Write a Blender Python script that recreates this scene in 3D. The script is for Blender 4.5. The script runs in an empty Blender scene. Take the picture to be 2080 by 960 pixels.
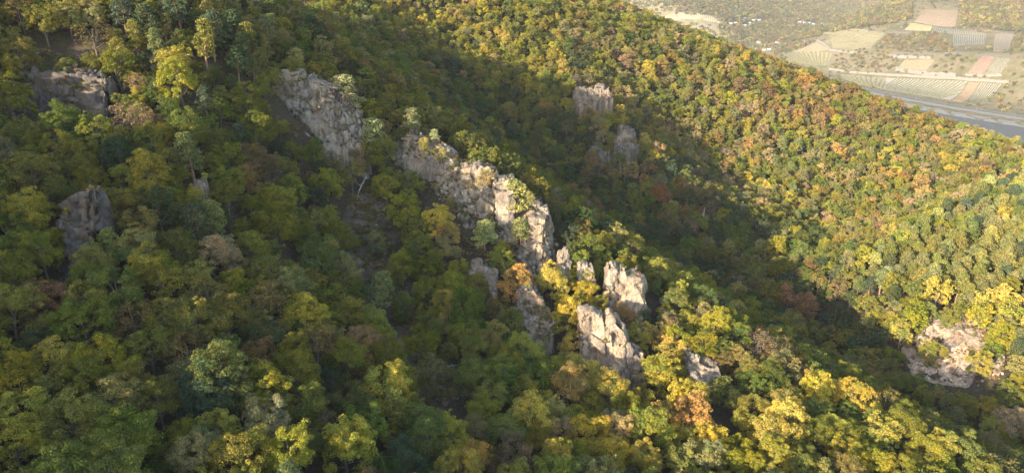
import bpy, bmesh, math, random
import numpy as np
from mathutils import Vector, Matrix

# ------------------------------------------------------------ camera, world, sun
scn = bpy.context.scene
COL = scn.collection
CAM_H, PITCH, FPX = 190.0, math.radians(19), 1405.0
cam = bpy.data.objects.new('camera', bpy.data.cameras.new('camera'))
COL.objects.link(cam)
cam.location = (0, 0, CAM_H)
cam.rotation_euler = (math.pi / 2 - PITCH, 0, 0)
cam.data.sensor_width = 36.0
cam.data.lens = 36.0 * FPX / 2080.0
cam.data.clip_start = 1.0
cam.data.clip_end = 20000.0
scn.camera = cam

SUN_AZ, SUN_EL = math.radians(45), math.radians(15.5)     # azimuth the light travels towards, from +Y to +X
world = bpy.data.worlds.new('World')
scn.world = world
world.use_nodes = True
wn = world.node_tree
sky = wn.nodes.new('ShaderNodeTexSky')
sky.sky_type = 'NISHITA'
sky.sun_disc = False
sky.sun_elevation = SUN_EL
sky.sun_rotation = SUN_AZ + math.pi
wn.links.new(sky.outputs[0], wn.nodes['Background'].inputs[0])
wn.nodes['Background'].inputs[1].default_value = 0.128
sun = bpy.data.objects.new('sun', bpy.data.lights.new('sun', 'SUN'))
COL.objects.link(sun)
sun.data.energy = 3.3
sun.data.angle = math.radians(0.5)
sun.data.color = (1.0, 0.89, 0.72)
SUN_DIR = Vector((math.sin(SUN_AZ) * math.cos(SUN_EL), math.cos(SUN_AZ) * math.cos(SUN_EL), -math.sin(SUN_EL)))
sun.rotation_euler = SUN_DIR.to_track_quat('-Z', 'Y').to_euler()
sun.location = (0, 0, 600)
scn.view_settings.view_transform = 'Standard'
scn.view_settings.look = 'None'
scn.view_settings.exposure = 2.43
scn.view_settings.gamma = 1.0
scn.cycles.use_denoising = True
scn.cycles.volume_bounces = 0

# ------------------------------------------------------------ the lie of the land
CT, ST = math.cos(PITCH), math.sin(PITCH)
def ray(px, py):
    t = (480 - py) / FPX
    return np.array([(px - 1040) / FPX, CT + t * ST, -ST + t * CT])
def W(px, py, D):
    return ray(px, py) * D + np.array([0, 0, CAM_H])

# points surveyed on the canopy (seen from the camera position): x, y, depth
CANOPY = [
 (0,0,175),(200,0,185),(400,0,205),(0,500,118),(0,300,140),(0,900,88),(150,200,165),(350,200,165),(300,400,140),
 (200,600,115),(200,800,98),(400,700,112),(450,550,130),(550,400,160),(600,600,145),(600,800,112),(700,700,130),
 (500,250,180),(750,900,108),(400,900,95),(80,130,170),(440,60,190),(520,90,202),
 (560,152,200),(640,165,209),(690,190,213),(760,290,216),(830,280,220),(900,300,220),(1000,370,205),(1090,440,200),
 (1130,540,193),(1200,575,190),(1330,580,192),(1480,645,188),(1600,704,180),(1750,792,168),(1900,860,158),(2060,950,148),
 (1270,640,183),(1250,760,163),(1440,745,166),(1600,800,155),(1700,900,142),(1800,950,138),(1500,900,138),(1300,900,133),
 (1100,900,128),(1200,820,146),(900,900,118),(1000,700,155),(1060,600,178),(900,600,172),(800,450,192),(700,330,204),
 (700,450,190),(780,560,176),(870,720,148),(900,800,132),
 (620,10,300),(760,100,310),(880,190,315),(1000,280,310),(1120,380,300),(1250,470,285),(1400,560,265),(1560,620,250),
 (720,10,365),(850,100,372),(1000,190,365),(1130,300,350),(1250,380,335),
 (800,-20,410),(900,60,402),(1000,100,400),(1150,160,385),(1200,195,375),(1280,270,348),(1300,310,335),
 (1250,110,440),(1330,250,400),(1400,350,370),(1500,400,355),(1600,440,345),(1720,480,335),
 (1050,-40,475),(1130,0,475),(1200,25,482),(1300,60,492),(1500,115,502),(1700,178,507),(1900,243,515),(2080,304,520),(2250,365,525),
 (1400,150,455),(1600,220,458),(1800,300,450),(1960,330,440),(1500,280,418),(1700,370,402),(1850,400,392),(2000,345,425),
 (2080,375,280),(1960,430,272),(1820,490,262),(1730,530,255),(2000,520,250),(1880,600,231),(1780,640,231),(1930,700,208),
 (2050,700,203),(2000,820,192),(2060,900,185),(2250,420,280),(2250,700,205),
 (1600,560,275),(1640,650,245),(1720,700,232),(1800,760,212),(1900,830,197),(1980,900,185),
]
GROUND = []     # world x, y, z of the bare ground
CAN_OFF = 6.0
for p in CANOPY:
    q = W(*p); GROUND.append((q[0], q[1], q[2] - CAN_OFF))
# the shoulder of the hill left of and behind the camera, which keeps the sun off the near slope
SILL = [(-366,229),(-330,222),(-291,212),(-262,212),(-240,215),(-223,209),(-213,193),(-206,183),(-198,180),(-181,183),(-165,176),(-148,169),(-130,159),(-116,149.5),(-104,142),(-94,139),(-81,134),(-68,129.5),(-56,125),(-40,119),(-20,116),(20,108),(60,100)]
sa, ca = math.sin(SUN_AZ), math.cos(SUN_AZ)
for s, P in SILL:
    for u, dz in ((-80, 0), (-150, -12), (-230, -40)):
        GROUND.append((s * ca + u * sa, -s * sa + u * ca, P - math.tan(SUN_EL) * -80*0 - math.tan(SUN_EL) * (-80) + dz - CAN_OFF))
# beyond the frame
GROUND += [(-260,240,226),(-210,330,218),(-150,400,206),(-132,345,176),(-136,318,177),(-134,290,182),(-180,300,200),(-60,470,215),(-300,450,270),(-500,300,262),(-500,700,270),(-100,700,260),
           (0,0,112),(60,60,96),(60,-60,92),(140,0,86),(260,60,120),(330,180,140),(240,-100,80),(420,120,110),(150,-200,70),(60,620,190),(300,640,90),(-100,-250,110)]
GROUND += [(600,250,2),(600,600,2),(575,1000,2),(530,1400,2),(420,1750,2),(200,2050,2),(-200,2250,2),(560,-100,2),(520,-400,2),(450,750,60),(350,900,60),(150,900,150),(250,1300,60),(0,1500,110),(-500,1800,150),(-600,1200,260)]
FAR_BANK = [(2080,250),(1980,234),(1905,221),(1800,202),(1700,182),(1620,162)]
def WZ(px, py, z):
    r = ray(px, py); return r * ((z - CAM_H) / r[2]) + np.array([0, 0, CAM_H])
for p in FAR_BANK:
    GROUND.append(tuple(WZ(*p, 2.0)))
FARP = [(2030,168,1200),(1850,155,1360),(1690,143,1575),(1900,100,1500),(1750,90,1700),(1680,110,1690),(1610,108,1800),(1900,45,1750),
 (1750,32,1930),(2060,30,1680),(2070,100,1420),(1900,0,2000),(2080,0,1850),(1650,85,1830),(1700,60,1900),(1800,12,2020),
 (1560,102,2000),(1500,90,1950),(1350,62,2000),(1350,40,2120),(1500,45,2250),(1600,25,2450),(1640,75,2250),(1720,30,2550),(1790,0,2750),
 (1650,0,2700),(1450,0,2400),(1300,0,2300),(1200,0,2250),(1100,0,2250),(2030,215,1130),(1900,195,1240)]
for p in FARP:
    GROUND.append(tuple(W(*p)))
for x, y, z in [(2200,1600,235),(1900,2400,250),(1500,2900,255),(1000,3200,255),(400,3200,255),(-300,3200,255),(1700,900,200),(1400,500,170),(1350,100,160),(950,600,3),(900,100,3),(2400,600,260),(-1200,2600,250),(2600,2800,260),(-1200,600,270),(-900,-400,230),(900,-500,60),(2000,-500,220),(200,4200,260),(2000,4200,260),(-400,-700,160)]:
    GROUND.append((x, y, z))
G = np.array(GROUND, float)

def tps_fit(P, lam):
    X = P[:, :2] / 100.0
    n = len(X)
    d2 = ((X[:, None] - X[None]) ** 2).sum(-1)
    K = 0.5 * d2 * np.log(d2 + 1e-9) + lam * np.eye(n)
    A = np.zeros((n + 3, n + 3)); A[:n, :n] = K; A[:n, n] = 1; A[:n, n + 1:] = X; A[n, :n] = 1; A[n + 1:, :n] = X.T
    b = np.zeros(n + 3); b[:n] = P[:, 2]
    return np.linalg.solve(A, b), X
TW, TX = tps_fit(G, 0.02)
def tps_eval(x, y):
    x = np.asarray(x, float).ravel() / 100.0; y = np.asarray(y, float).ravel() / 100.0
    out = np.empty(len(x)); n = len(TX)
    for i in range(0, len(x), 20000):
        xs, ys = x[i:i + 20000], y[i:i + 20000]
        d2 = (xs[:, None] - TX[None, :, 0]) ** 2 + (ys[:, None] - TX[None, :, 1]) ** 2
        out[i:i + 20000] = (0.5 * d2 * np.log(d2 + 1e-9)) @ TW[:n] + TW[n] + TW[n + 1] * xs + TW[n + 2] * ys
    return out

def axis(lo, a, b, hi, fine, grow):
    v = list(np.arange(a, b + .1, fine))
    s = fine
    while v[-1] < hi: s *= grow; v.append(v[-1] + s)
    s = fine
    while v[0] > lo: s *= grow; v.insert(0, v[0] - s)
    return np.array(v)
GX = axis(-1300, -260, 420, 3000, 4.0, 1.03)
GY = axis(-800, -60, 560, 4300, 4.0, 1.02)
def noise2(x, y, sc, seed):
    r = np.random.RandomState(seed); out = 0
    for k in range(5):
        a = r.rand() * 6.28; f = (0.6 + r.rand()) / sc; ph = r.rand() * 6.28
        out = out + np.sin((x * math.cos(a) + y * math.sin(a)) * f * 6.28 + ph + 1.5 * np.sin((x * math.sin(a) - y * math.cos(a)) * f * 3.1 + ph * 2))
    return out / 5
MX, MY = np.meshgrid(GX, GY)
HZ = np.minimum(tps_eval(MX, MY).reshape(MX.shape), 268)
# the far bank of the river: a level corridor for bank, railway and road, then the slope
BANK = np.array([(880, -900), (862, 300)] + [tuple(WZ(px, py, .4)[:2]) for px, py in ((2200, 281), (2080, 260), (1980, 244), (1905, 231), (1800, 211), (1700, 191), (1640, 178))] + [(560, 2050), (300, 2350), (-300, 2550)])
def bank_dist(x, y):
    x = np.asarray(x, float); y = np.asarray(y, float)
    best = np.full(x.shape, 1e9); sgn = np.ones(x.shape); arc = np.zeros(x.shape); s0 = 0
    for a, b in zip(BANK[:-1], BANK[1:]):
        d = b - a; L = np.hypot(*d)
        t = np.clip(((x - a[0]) * d[0] + (y - a[1]) * d[1]) / L ** 2, 0, 1)
        qx, qy = x - a[0] - t * d[0], y - a[1] - t * d[1]
        r = np.hypot(qx, qy); m = r < best
        best = np.where(m, r, best); sgn = np.where(m, np.sign(qx * d[1] - qy * d[0]), sgn); arc = np.where(m, s0 + t * L, arc); s0 += L
    return best * sgn, arc
def sstep(a, b, t):
    t = np.clip((t - a) / (b - a), 0, 1); return t * t * (3 - 2 * t)
BD, _ = bank_dist(MX, MY)
prof = np.interp(BD, [-260, -235, -225, -20, 0, 34, 40, 95, 140, 400], [9, 4, -2.5, -2.5, .3, 3, 5, 5.5, 13, 40])
wt = sstep(-330, -250, BD) * (1 - sstep(130, 260, BD)) * sstep(380, 520, MX + np.where(MY > 1400, (MY - 1400) * 1.2, 0))
HZ = HZ * (1 - wt) + prof * wt
HZ = HZ + (0.8 * noise2(MX, MY, 23, 1) + 0.4 * noise2(MX, MY, 9, 2)) * (1 - wt) + 4 * noise2(MX, MY, 190, 3) * (1 - wt) * (MY > 900)
def land(x, y):
    x = np.asarray(x, float); y = np.asarray(y, float)
    i = np.clip(np.searchsorted(GX, x) - 1, 0, len(GX) - 2); j = np.clip(np.searchsorted(GY, y) - 1, 0, len(GY) - 2)
    fx = np.clip((x - GX[i]) / (GX[i + 1] - GX[i]), 0, 1); fy = np.clip((y - GY[j]) / (GY[j + 1] - GY[j]), 0, 1)
    return (HZ[j, i] * (1 - fx) + HZ[j, i + 1] * fx) * (1 - fy) + (HZ[j + 1, i] * (1 - fx) + HZ[j + 1, i + 1] * fx) * fy
# ------------------------------------------------------------ helpers
rnd = random.Random(7)
npr = np.random.RandomState(11)
def hit(px, py, off=0.0, dmax=4800.0):
    """first point where the view ray meets the land raised by off"""
    r = ray(px, py)
    D = np.geomspace(55, dmax, 1400)
    z = CAM_H + r[2] * D - (land(r[0] * D, r[1] * D) + off)
    k = np.nonzero(z < 0)[0]
    if len(k) == 0: return None
    a, b = D[max(k[0] - 1, 0)], D[k[0]]
    for _ in range(24):
        m = (a + b) / 2
        if CAM_H + r[2] * m - (land(r[0] * m, r[1] * m) + off) < 0: b = m
        else: a = m
    return np.array([r[0] * b, r[1] * b, CAM_H + r[2] * b])
def project(x, y, z):
    dz = z - CAM_H
    d = y * CT - dz * ST
    up = y * ST + dz * CT
    d = np.where(d > 1, d, 1)
    return 1040 + FPX * x / d, 480 - FPX * up / d, d
def inside(px, py, poly):
    px = np.asarray(px, float); py = np.asarray(py, float)
    c = np.zeros(px.shape, bool); n = len(poly)
    for i in range(n):
        x1, y1 = poly[i]; x2, y2 = poly[(i + 1) % n]
        if y1 == y2: continue
        c ^= ((y1 > py) != (y2 > py)) & (px < (x2 - x1) * (py - y1) / (y2 - y1) + x1)
    return c
def tag(o, label=None, cat=None, group=None, kind=None):
    if label: o['label'] = label
    if cat: o['category'] = cat
    if group: o['group'] = group
    if kind: o['kind'] = kind
    return o
def mesh(name, V, F, mats=(), smooth=False):
    me = bpy.data.meshes.new(name)
    V = np.asarray(V, np.float32).reshape(-1, 3)
    if isinstance(F, np.ndarray):
        k = F.shape[1]
        me.vertices.add(len(V)); me.vertices.foreach_set('co', V.ravel())
        me.loops.add(F.size); me.loops.foreach_set('vertex_index', F.astype(np.int32).ravel())
        me.polygons.add(len(F)); me.polygons.foreach_set('loop_start', np.arange(0, F.size, k, dtype=np.int32))
        me.update(calc_edges=True)
    else:
        me.from_pydata(V.tolist(), [], F)
    if smooth: me.polygons.foreach_set('use_smooth', [True] * len(me.polygons))
    for m in mats: me.materials.append(m)
    return me
def link(name, data, parent=None, loc=(0, 0, 0), rot=(0, 0, 0), scale=(1, 1, 1)):
    o = bpy.data.objects.new(name, data)
    COL.objects.link(o)
    if parent: o.parent = parent
    o.location = loc; o.rotation_euler = rot; o.scale = scale
    return o

# ------------------------------------------------------------ materials
def new_mat(name):
    m = bpy.data.materials.new(name); m.use_nodes = True
    nt = m.node_tree
    for n in list(nt.nodes):
        if n.type != 'OUTPUT_MATERIAL': nt.nodes.remove(n)
    return m, nt, nt.nodes['Material Output']
class NB:
    def __init__(s, nt): s.nt = nt
    def __call__(s, t, **kw):
        n = s.nt.nodes.new(t)
        for k, v in kw.items():
            if k.startswith('i_'):
                key = k[2:]; key = int(key) if key.isdigit() else key
                if hasattr(v, 'is_output'): s.nt.links.new(v, n.inputs[key])
                else: n.inputs[key].default_value = v
            else: setattr(n, k, v)
        return n
    def mix(s, fac, a, b, mode='MIX'):
        n = s.nt.nodes.new('ShaderNodeMix'); n.data_type = 'RGBA'; n.blend_type = mode
        for i, v in ((0, fac), (6, a), (7, b)):
            if hasattr(v, 'is_output'): s.nt.links.new(v, n.inputs[i])
            else: n.inputs[i].default_value = v if i == 0 else (*v[:3], 1)
        return n.outputs[2]
    def math(s, op, a, b=0.0):
        n = s.nt.nodes.new('ShaderNodeMath'); n.operation = op
        for i, v in ((0, a), (1, b)):
            if hasattr(v, 'is_output'): s.nt.links.new(v, n.inputs[i])
            else: n.inputs[i].default_value = v
        return n.outputs[0]
    def ramp(s, fac, stops):
        n = s.nt.nodes.new('ShaderNodeValToRGB'); e = n.color_ramp.elements
        while len(e) < len(stops): e.new(0.5)
        for i, (p, c) in enumerate(stops):
            e[i].position = p; e[i].color = (*c, 1) if len(c) == 3 else c
        s.nt.links.new(fac, n.inputs[0])
        return n.outputs[0]
    def noise(s, vec, scale, detail=4, rough=0.55):
        n = s.nt.nodes.new('ShaderNodeTexNoise'); n.inputs['Scale'].default_value = scale
        n.inputs['Detail'].default_value = detail; n.inputs['Roughness'].default_value = rough
        if vec is not None: s.nt.links.new(vec, n.inputs['Vector'])
        return n.outputs[0]

def leaf_material(name, instanced, trans=0.15, needle=False):
    m, nt, out = new_mat(name); N = NB(nt)
    if instanced:
        tint = N('ShaderNodeAttribute', attribute_type='INSTANCER', attribute_name='tint').outputs['Color']
    else:
        tint = N('ShaderNodeObjectInfo').outputs['Color']
    g = N('ShaderNodeNewGeometry')
    r = g.outputs['Random Per Island']
    pos = g.outputs['Position']
    warm = N.mix(1.0, tint, (1.4, 1.2, 0.8) if not needle else (1.25, 1.2, 1.0), 'MULTIPLY')
    n1 = N.noise(pos, 0.45, 3)
    f1 = N.ramp(n1, [(0.42, (0, 0, 0)), (0.68, (1, 1, 1))])
    c = N.mix(f1, tint, warm)
    n0 = N.noise(pos, 0.21, 2)
    c = N.mix(N.ramp(n0, [(0.47, (0, 0, 0)), (0.62, (.75, .75, .75))]), c, N.mix(1.0, c, (0.55, 0.74, 0.8), 'MULTIPLY'))
    v = N.ramp(r, [(0.0, (0.5, 0.55, 0.52)), (0.6, (1, 1, 1)), (1.0, (1.7, 1.55, 1.2))])
    c = N.mix(1.0, c, v, 'MULTIPLY')
    d = N('ShaderNodeBsdfDiffuse', i_Color=c)
    t = N('ShaderNodeBsdfTranslucent', i_Color=N.mix(1.0, c, (1.15, 1.1, 0.7), 'MULTIPLY'))
    mx = N('ShaderNodeMixShader', i_0=trans, i_1=d.outputs[0], i_2=t.outputs[0])
    nt.links.new(mx.outputs[0], out.inputs[0])
    return m
M = {}
M['leaf'] = leaf_material('autumn_leaves', False)
M['leaf_i'] = leaf_material('forest_leaves', True)
M['needle'] = leaf_material('pine_needles', False, 0.12, True)
M['needle_i'] = leaf_material('forest_needles', True, 0.12, True)
def plain(name, col, rough=0.9, nscale=2.0, amt=0.35, bump=0.0, coord='Object'):
    m, nt, out = new_mat(name); N = NB(nt)
    tc = N('ShaderNodeTexCoord').outputs[coord]
    n = N.noise(tc, nscale, 5, 0.6)
    c = N.mix(n, tuple(x * (1 - amt) for x in col), tuple(min(1, x * (1 + amt)) for x in col))
    b = N('ShaderNodeBsdfPrincipled', i_Roughness=rough); nt.links.new(c, b.inputs['Base Color'])
    b.inputs['Specular IOR Level'].default_value = 0.25
    if bump:
        bp = N('ShaderNodeBump', i_Strength=bump, i_Distance=0.1, i_Height=n); nt.links.new(bp.outputs[0], b.inputs['Normal'])
    nt.links.new(b.outputs[0], out.inputs[0])
    return m
M['bark'] = plain('grey_bark', (0.12, 0.095, 0.07), nscale=3)
M['pine_bark'] = plain('orange_pine_bark', (0.24, 0.13, 0.08), nscale=3)
M['dead_wood'] = plain('bleached_dead_wood', (0.42, 0.38, 0.33), nscale=3)

# ------------------------------------------------------------ tree shapes
def tube(P, R, n=6):
    P = [np.array(p, float) for p in P]; V = []; F = []
    for i, p in enumerate(P):
        d = P[min(i + 1, len(P) - 1)] - P[max(i - 1, 0)]; d /= np.linalg.norm(d) + 1e-9
        a = np.cross(d, [0.31, 0.95, 0.1]); a /= np.linalg.norm(a) + 1e-9; b = np.cross(d, a)
        for k in range(n):
            t = 2 * math.pi * k / n
            V.append(p + R[i] * (a * math.cos(t) + b * math.sin(t)))
        if i:
            for k in range(n):
                F.append((len(V) - 2 * n + k, len(V) - 2 * n + (k + 1) % n, len(V) - n + (k + 1) % n, len(V) - n + k))
    F.append(tuple(range(len(V) - n, len(V))))
    return V, F
def join(parts):
    V, F = [], []
    for v, f in parts:
        k = len(V); V += list(v); F += [tuple(i + k for i in q) for q in f]
    return V, F
def sprays(r, C, RC, per, leaf, flat=0.78, aspect=0.72, up=0.3, hemi=-0.35, centre=None, nr=0.55):
    """leaf sprays on the outer sides of clumps with centres C and radii RC"""
    n = len(C); k = np.repeat(np.arange(n), per); m = len(k)
    d = r.normal(size=(m, 3)); d /= np.linalg.norm(d, axis=1)[:, None]
    out = C - (centre if centre is not None else C.mean(0)); out /= np.linalg.norm(out, axis=1)[:, None] + 1e-9
    bias = out[k] * 0.7 + np.array([0, 0, 0.6])
    dot = (d * bias).sum(1); d[dot < hemi] *= -1
    rad = RC[k] * (0.72 + 0.36 * r.rand(m) ** 0.7)
    pos = C[k] + d * rad[:, None] * np.array([1, 1, flat])
    nrm = d * 0.7 + r.normal(size=(m, 3)) * nr + np.array([0, 0, up]); nrm /= np.linalg.norm(nrm, axis=1)[:, None]
    a = np.cross(nrm, r.normal(size=(m, 3))); a /= np.linalg.norm(a, axis=1)[:, None] + 1e-9
    b = np.cross(nrm, a)
    s = leaf * (0.6 + 0.75 * r.rand(m))[:, None]
    V = np.stack([pos + a * s * 0.62, pos + b * s * aspect * 0.55 + nrm * s * 0.12, pos - a * s * 0.5, pos - b * s * aspect * 0.55 + nrm * s * 0.12], 1).reshape(-1, 3)
    F = np.arange(m * 4).reshape(m, 4)
    return V, F
def broadleaf(seed, H, R, n_lobe, per, leaf, thin=0.0):
    """a trunk with limbs that carry leafy boughs; each bough is a cluster of leaf clumps"""
    r = np.random.RandomState(seed)
    C, RC, lobes = [], [], []
    for i in range(n_lobe):
        g = (i + 0.5) / n_lobe                      # 0 at the top, 1 at the skirt
        zl = H * (0.90 - 0.62 * g + 0.07 * r.normal())
        w = R * math.sqrt(max(0.02, 1 - (1 - 1.25 * g) ** 2 if g < .8 else .9)) * (0.45 + 0.35 * r.rand())
        if i == 0: w *= 0.4
        th = i * 2.399963 + r.normal() * 0.45
        rl = R * (0.36 + 0.20 * r.rand())
        c = np.array([w * math.cos(th), w * math.sin(th), min(zl, H - rl * .8)])
        lobes.append(c)
        nc = r.randint(12, 18)
        for j in range(nc):
            d = r.normal(size=3); d /= np.linalg.norm(d); d[2] = d[2] * .8 + .18
            if d[:2] @ c[:2] < -0.2 * np.linalg.norm(c[:2]): d[:2] *= -.6
            C.append(c + d * rl * np.array([1.05, 1.05, .8]) * (.65 + .5 * r.rand())); RC.append(rl * (.22 + .20 * r.rand()))
    for i in range(int(n_lobe * 1.6)):
        d = r.normal(size=3); d /= np.linalg.norm(d); d[2] = d[2] * .75 + .25
        C.append(np.array([0, 0, H * .52]) + d * np.array([R * .8, R * .8, H * .42]) * (.5 + .42 * r.rand())); RC.append(R * (.09 + .08 * r.rand()))
    C = np.array(C); RC = np.array(RC); C[:, 2] = np.maximum(C[:, 2], H * .14)
    keep = r.rand(len(C)) > thin
    V, F = sprays(r, C[keep], RC[keep], per, leaf, centre=np.array([0, 0, H * .35]), nr=.6, up=.3)
    tr = []
    bend = r.normal(size=2) * 0.3
    P = [(0, 0, -2.2), (bend[0] * 0.3, bend[1] * 0.3, H * 0.2), (bend[0], bend[1], H * 0.45), (bend[0] * 0.5, bend[1] * 0.5, H * 0.8)]
    r0 = 0.018 * H + 0.03
    tr.append(tube(P, [r0 * 1.25, r0, r0 * 0.65, r0 * 0.15]))
    for c in lobes:
        z0 = max(H * .15, c[2] * (0.45 + 0.2 * r.rand())); s = np.array([bend[0] * z0 / H * 2, bend[1] * z0 / H * 2, z0])
        mid = s * 0.5 + c * 0.5 + np.array([0, 0, -0.25 + 0.3 * r.rand()])
        tr.append(tube([s, mid, c], [r0 * 0.42, r0 * 0.27, r0 * 0.08], 5))
    return (V, F), join(tr)
def pine(seed, H, R, n_clump, per, leaf, low=0.35, lean=0.0, dense=1.0):
    r = np.random.RandomState(seed)
    C, RC = [], []; la = r.rand() * 6.28
    ax = lambda z: np.array([lean * H * (z / H) ** 1.6 * math.cos(0.3), lean * 0.3 * H * (z / H) ** 2, z])
    for i in range(n_clump):
        g = low + (1 - low) * ((i + r.rand()) / n_clump) ** 0.9
        w = R * (1 - ((g - low) / (1 - low)) ** 2.6 * 0.8) * (0.5 + 0.55 * r.rand())
        if (g - low) / (1 - low) < 0.2: w *= 0.75
        th = i * 2.4 + r.rand() * 1.2
        C.append(ax(g * H) + np.array([w * 0.75 * math.cos(th), w * 0.75 * math.sin(th), 0.15 * w])); RC.append(R * (0.25 + 0.16 * r.rand()))
    C.append(ax(H * 0.96)); RC.append(R * 0.3)
    C = np.array(C); RC = np.array(RC)
    V, F = sprays(r, C, RC, per, leaf, flat=0.5, aspect=0.45, up=0.15, hemi=-0.5, centre=np.array([0, 0, H * 0.3]), nr=0.9)
    tr = []; r0 = 0.018 * H + 0.03
    tr.append(tube([ax(0) + np.array([0, 0, -2.2]), ax(H * 0.25), ax(H * 0.5), ax(H * 0.75), ax(H * 0.97)], [r0 * 1.2, r0, r0 * 0.75, r0 * 0.45, r0 * 0.1]))
    for i in range(0, len(C), 2):
        z0 = max(H * 0.2, C[i][2] - 0.5); s = ax(z0)
        tr.append(tube([s, (s + C[i]) / 2 + np.array([0, 0, 0.15]), C[i]], [r0 * 0.32, r0 * 0.22, r0 * 0.06], 5))
    return (V, F), join(tr)

PROTO = {}          # key -> list of (crown mesh, trunk mesh, H, R)
def add_proto(key, cr, tr, H, R, leafmat, barkmat):
    PROTO.setdefault(key, []).append((mesh(key + '_crown', *cr, [M[leafmat]]), mesh(key + '_trunk', *tr, [M[barkmat]]), H, R))
for i in range(10):
    H = 10.4 + (i % 4) * 0.7; R = 4.3 + (i % 3) * 0.25
    cr, tr = broadleaf(100 + i, H, R, 13 + i % 4, 95, 0.185); add_proto('broad', cr, tr, H, R, 'leaf', 'bark')
for i in range(7):
    H = 10.4 + (i % 3) * 0.8; R = 4.3
    cr, tr = broadleaf(200 + i, H, R, 12 + i % 3, 34, 0.34); add_proto('broad_mid', cr, tr, H, R, 'leaf', 'bark')
for i in range(3):
    H = 8.5; R = 3.6
    cr, tr = broadleaf(300 + i, H, R, 12, 22, 0.22, 0.25); add_proto('sparse', cr, tr, H, R, 'leaf', 'bark')
for i in range(5):
    H = 9.2 + i * .6; R = 3.0 + .25 * (i % 3)
    cr, tr = pine(400 + i, H, R, 36 + 4 * (i % 3), 120, 0.36, 0.30, .05 * (i - 2)); add_proto('pine', cr, tr, H, R, 'needle', 'pine_bark')
for i in range(4):
    H = 7.0; R = 2.7
    cr, tr = pine(450 + i, H, R, 30, 150, 0.32, 0.2, 0.06 * (i - 1)); add_proto('ridge_pine', cr, tr, H, R, 'needle', 'pine_bark')
# instanced kinds for the joined forest
def inst_proto(name, cr, tr, leafmat, barkmat):
    (V, F), (tv, tf) = cr, tr
    k = len(V)
    me = bpy.data.meshes.new(name)
    me.from_pydata(np.concatenate([V, np.array(tv)]).tolist(), [], F.tolist() + [tuple(i + k for i in q) for q in tf])
    me.materials.append(M[leafmat]); me.materials.append(M[barkmat])
    me.polygons.foreach_set('material_index', [0] * len(F) + [1] * len(tf))
    return bpy.data.objects.new(name, me)
def kinds_collection(name, objs):
    c = bpy.data.collections.new(name)
    for o in objs: c.objects.link(o)
    return c
mids = []
for i in range(9):
    cr, tr = broadleaf(500 + i, 10.0 + (i % 3) * 0.9, 4.2, 12 + i % 3, 30, 0.36); mids.append(inst_proto('forest_kind_%02d' % i, cr, tr, 'leaf_i', 'bark'))
for i in range(3):
    cr, tr = pine(560 + i, 10.0 + i * .5, 3.0, 36, 70, 0.46, 0.42, .04 * (i - 1)); mids.append(inst_proto('forest_kind_%02d' % (9 + i), cr, tr, 'needle_i', 'pine_bark'))
MID_COLL = kinds_collection('forest_kinds', mids)
fars = []
for i in range(6):
    cr, tr = broadleaf(600 + i, 9.5, 4.8, 5, 5, 1.3); fars.append(inst_proto('far_kind_%d' % i, cr, tr, 'leaf_i', 'bark'))
FAR_COLL = kinds_collection('far_kinds', fars)
shr = []
for i in range(4):
    cr, tr = broadleaf(650 + i, 1.5, 1.0, 3, 12, 0.2); shr.append(inst_proto('shrub_kind_%d' % i, cr, tr, 'leaf_i', 'bark'))
SHRUB_COLL = kinds_collection('shrub_kinds', shr)

def scatter_object(name, P, tint, size, rot, idx, coll, label, cat=None):
    """ONE object: points that carry instances of the kinds in coll"""
    me = bpy.data.meshes.new(name)
    me.vertices.add(len(P)); me.vertices.foreach_set('co', np.asarray(P, np.float32).ravel())
    a = me.attributes.new('tint', 'FLOAT_COLOR', 'POINT'); a.data.foreach_set('color', np.concatenate([tint, np.ones((len(P), 1))], 1).astype(np.float32).ravel())
    a = me.attributes.new('size', 'FLOAT_VECTOR', 'POINT'); a.data.foreach_set('vector', np.asarray(size, np.float32).ravel())
    a = me.attributes.new('turn', 'FLOAT_VECTOR', 'POINT'); a.data.foreach_set('vector', np.asarray(rot, np.float32).ravel())
    a = me.attributes.new('pick', 'INT', 'POINT'); a.data.foreach_set('value', np.asarray(idx, np.int32))
    o = link(name, me)
    g = bpy.data.node_groups.new(name, 'GeometryNodeTree')
    g.interface.new_socket('Geometry', in_out='INPUT', socket_type='NodeSocketGeometry')
    g.interface.new_socket('Geometry', in_out='OUTPUT', socket_type='NodeSocketGeometry')
    gi = g.nodes.new('NodeGroupInput'); go = g.nodes.new('NodeGroupOutput')
    ci = g.nodes.new('GeometryNodeCollectionInfo'); ci.inputs['Collection'].default_value = coll
    ci.inputs['Separate Children'].default_value = True; ci.inputs['Reset Children'].default_value = True
    ip = g.nodes.new('GeometryNodeInstanceOnPoints'); ip.inputs['Pick Instance'].default_value = True
    def attr(nm, t):
        n = g.nodes.new('GeometryNodeInputNamedAttribute'); n.data_type = t; n.inputs[0].default_value = nm
        return n.outputs[0]
    L = g.links.new
    L(gi.outputs[0], ip.inputs['Points']); L(ci.outputs[0], ip.inputs['Instance'])
    L(attr('pick', 'INT'), ip.inputs['Instance Index'])
    e2r = g.nodes.new('FunctionNodeEulerToRotation'); L(attr('turn', 'FLOAT_VECTOR'), e2r.inputs[0])
    L(e2r.outputs[0], ip.inputs['Rotation']); L(attr('size', 'FLOAT_VECTOR'), ip.inputs['Scale'])
    L(ip.outputs[0], go.inputs[0])
    md = o.modifiers.new('scatter', 'NODES'); md.node_group = g
    tag(o, label, None, None, 'stuff')
    return o
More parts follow.
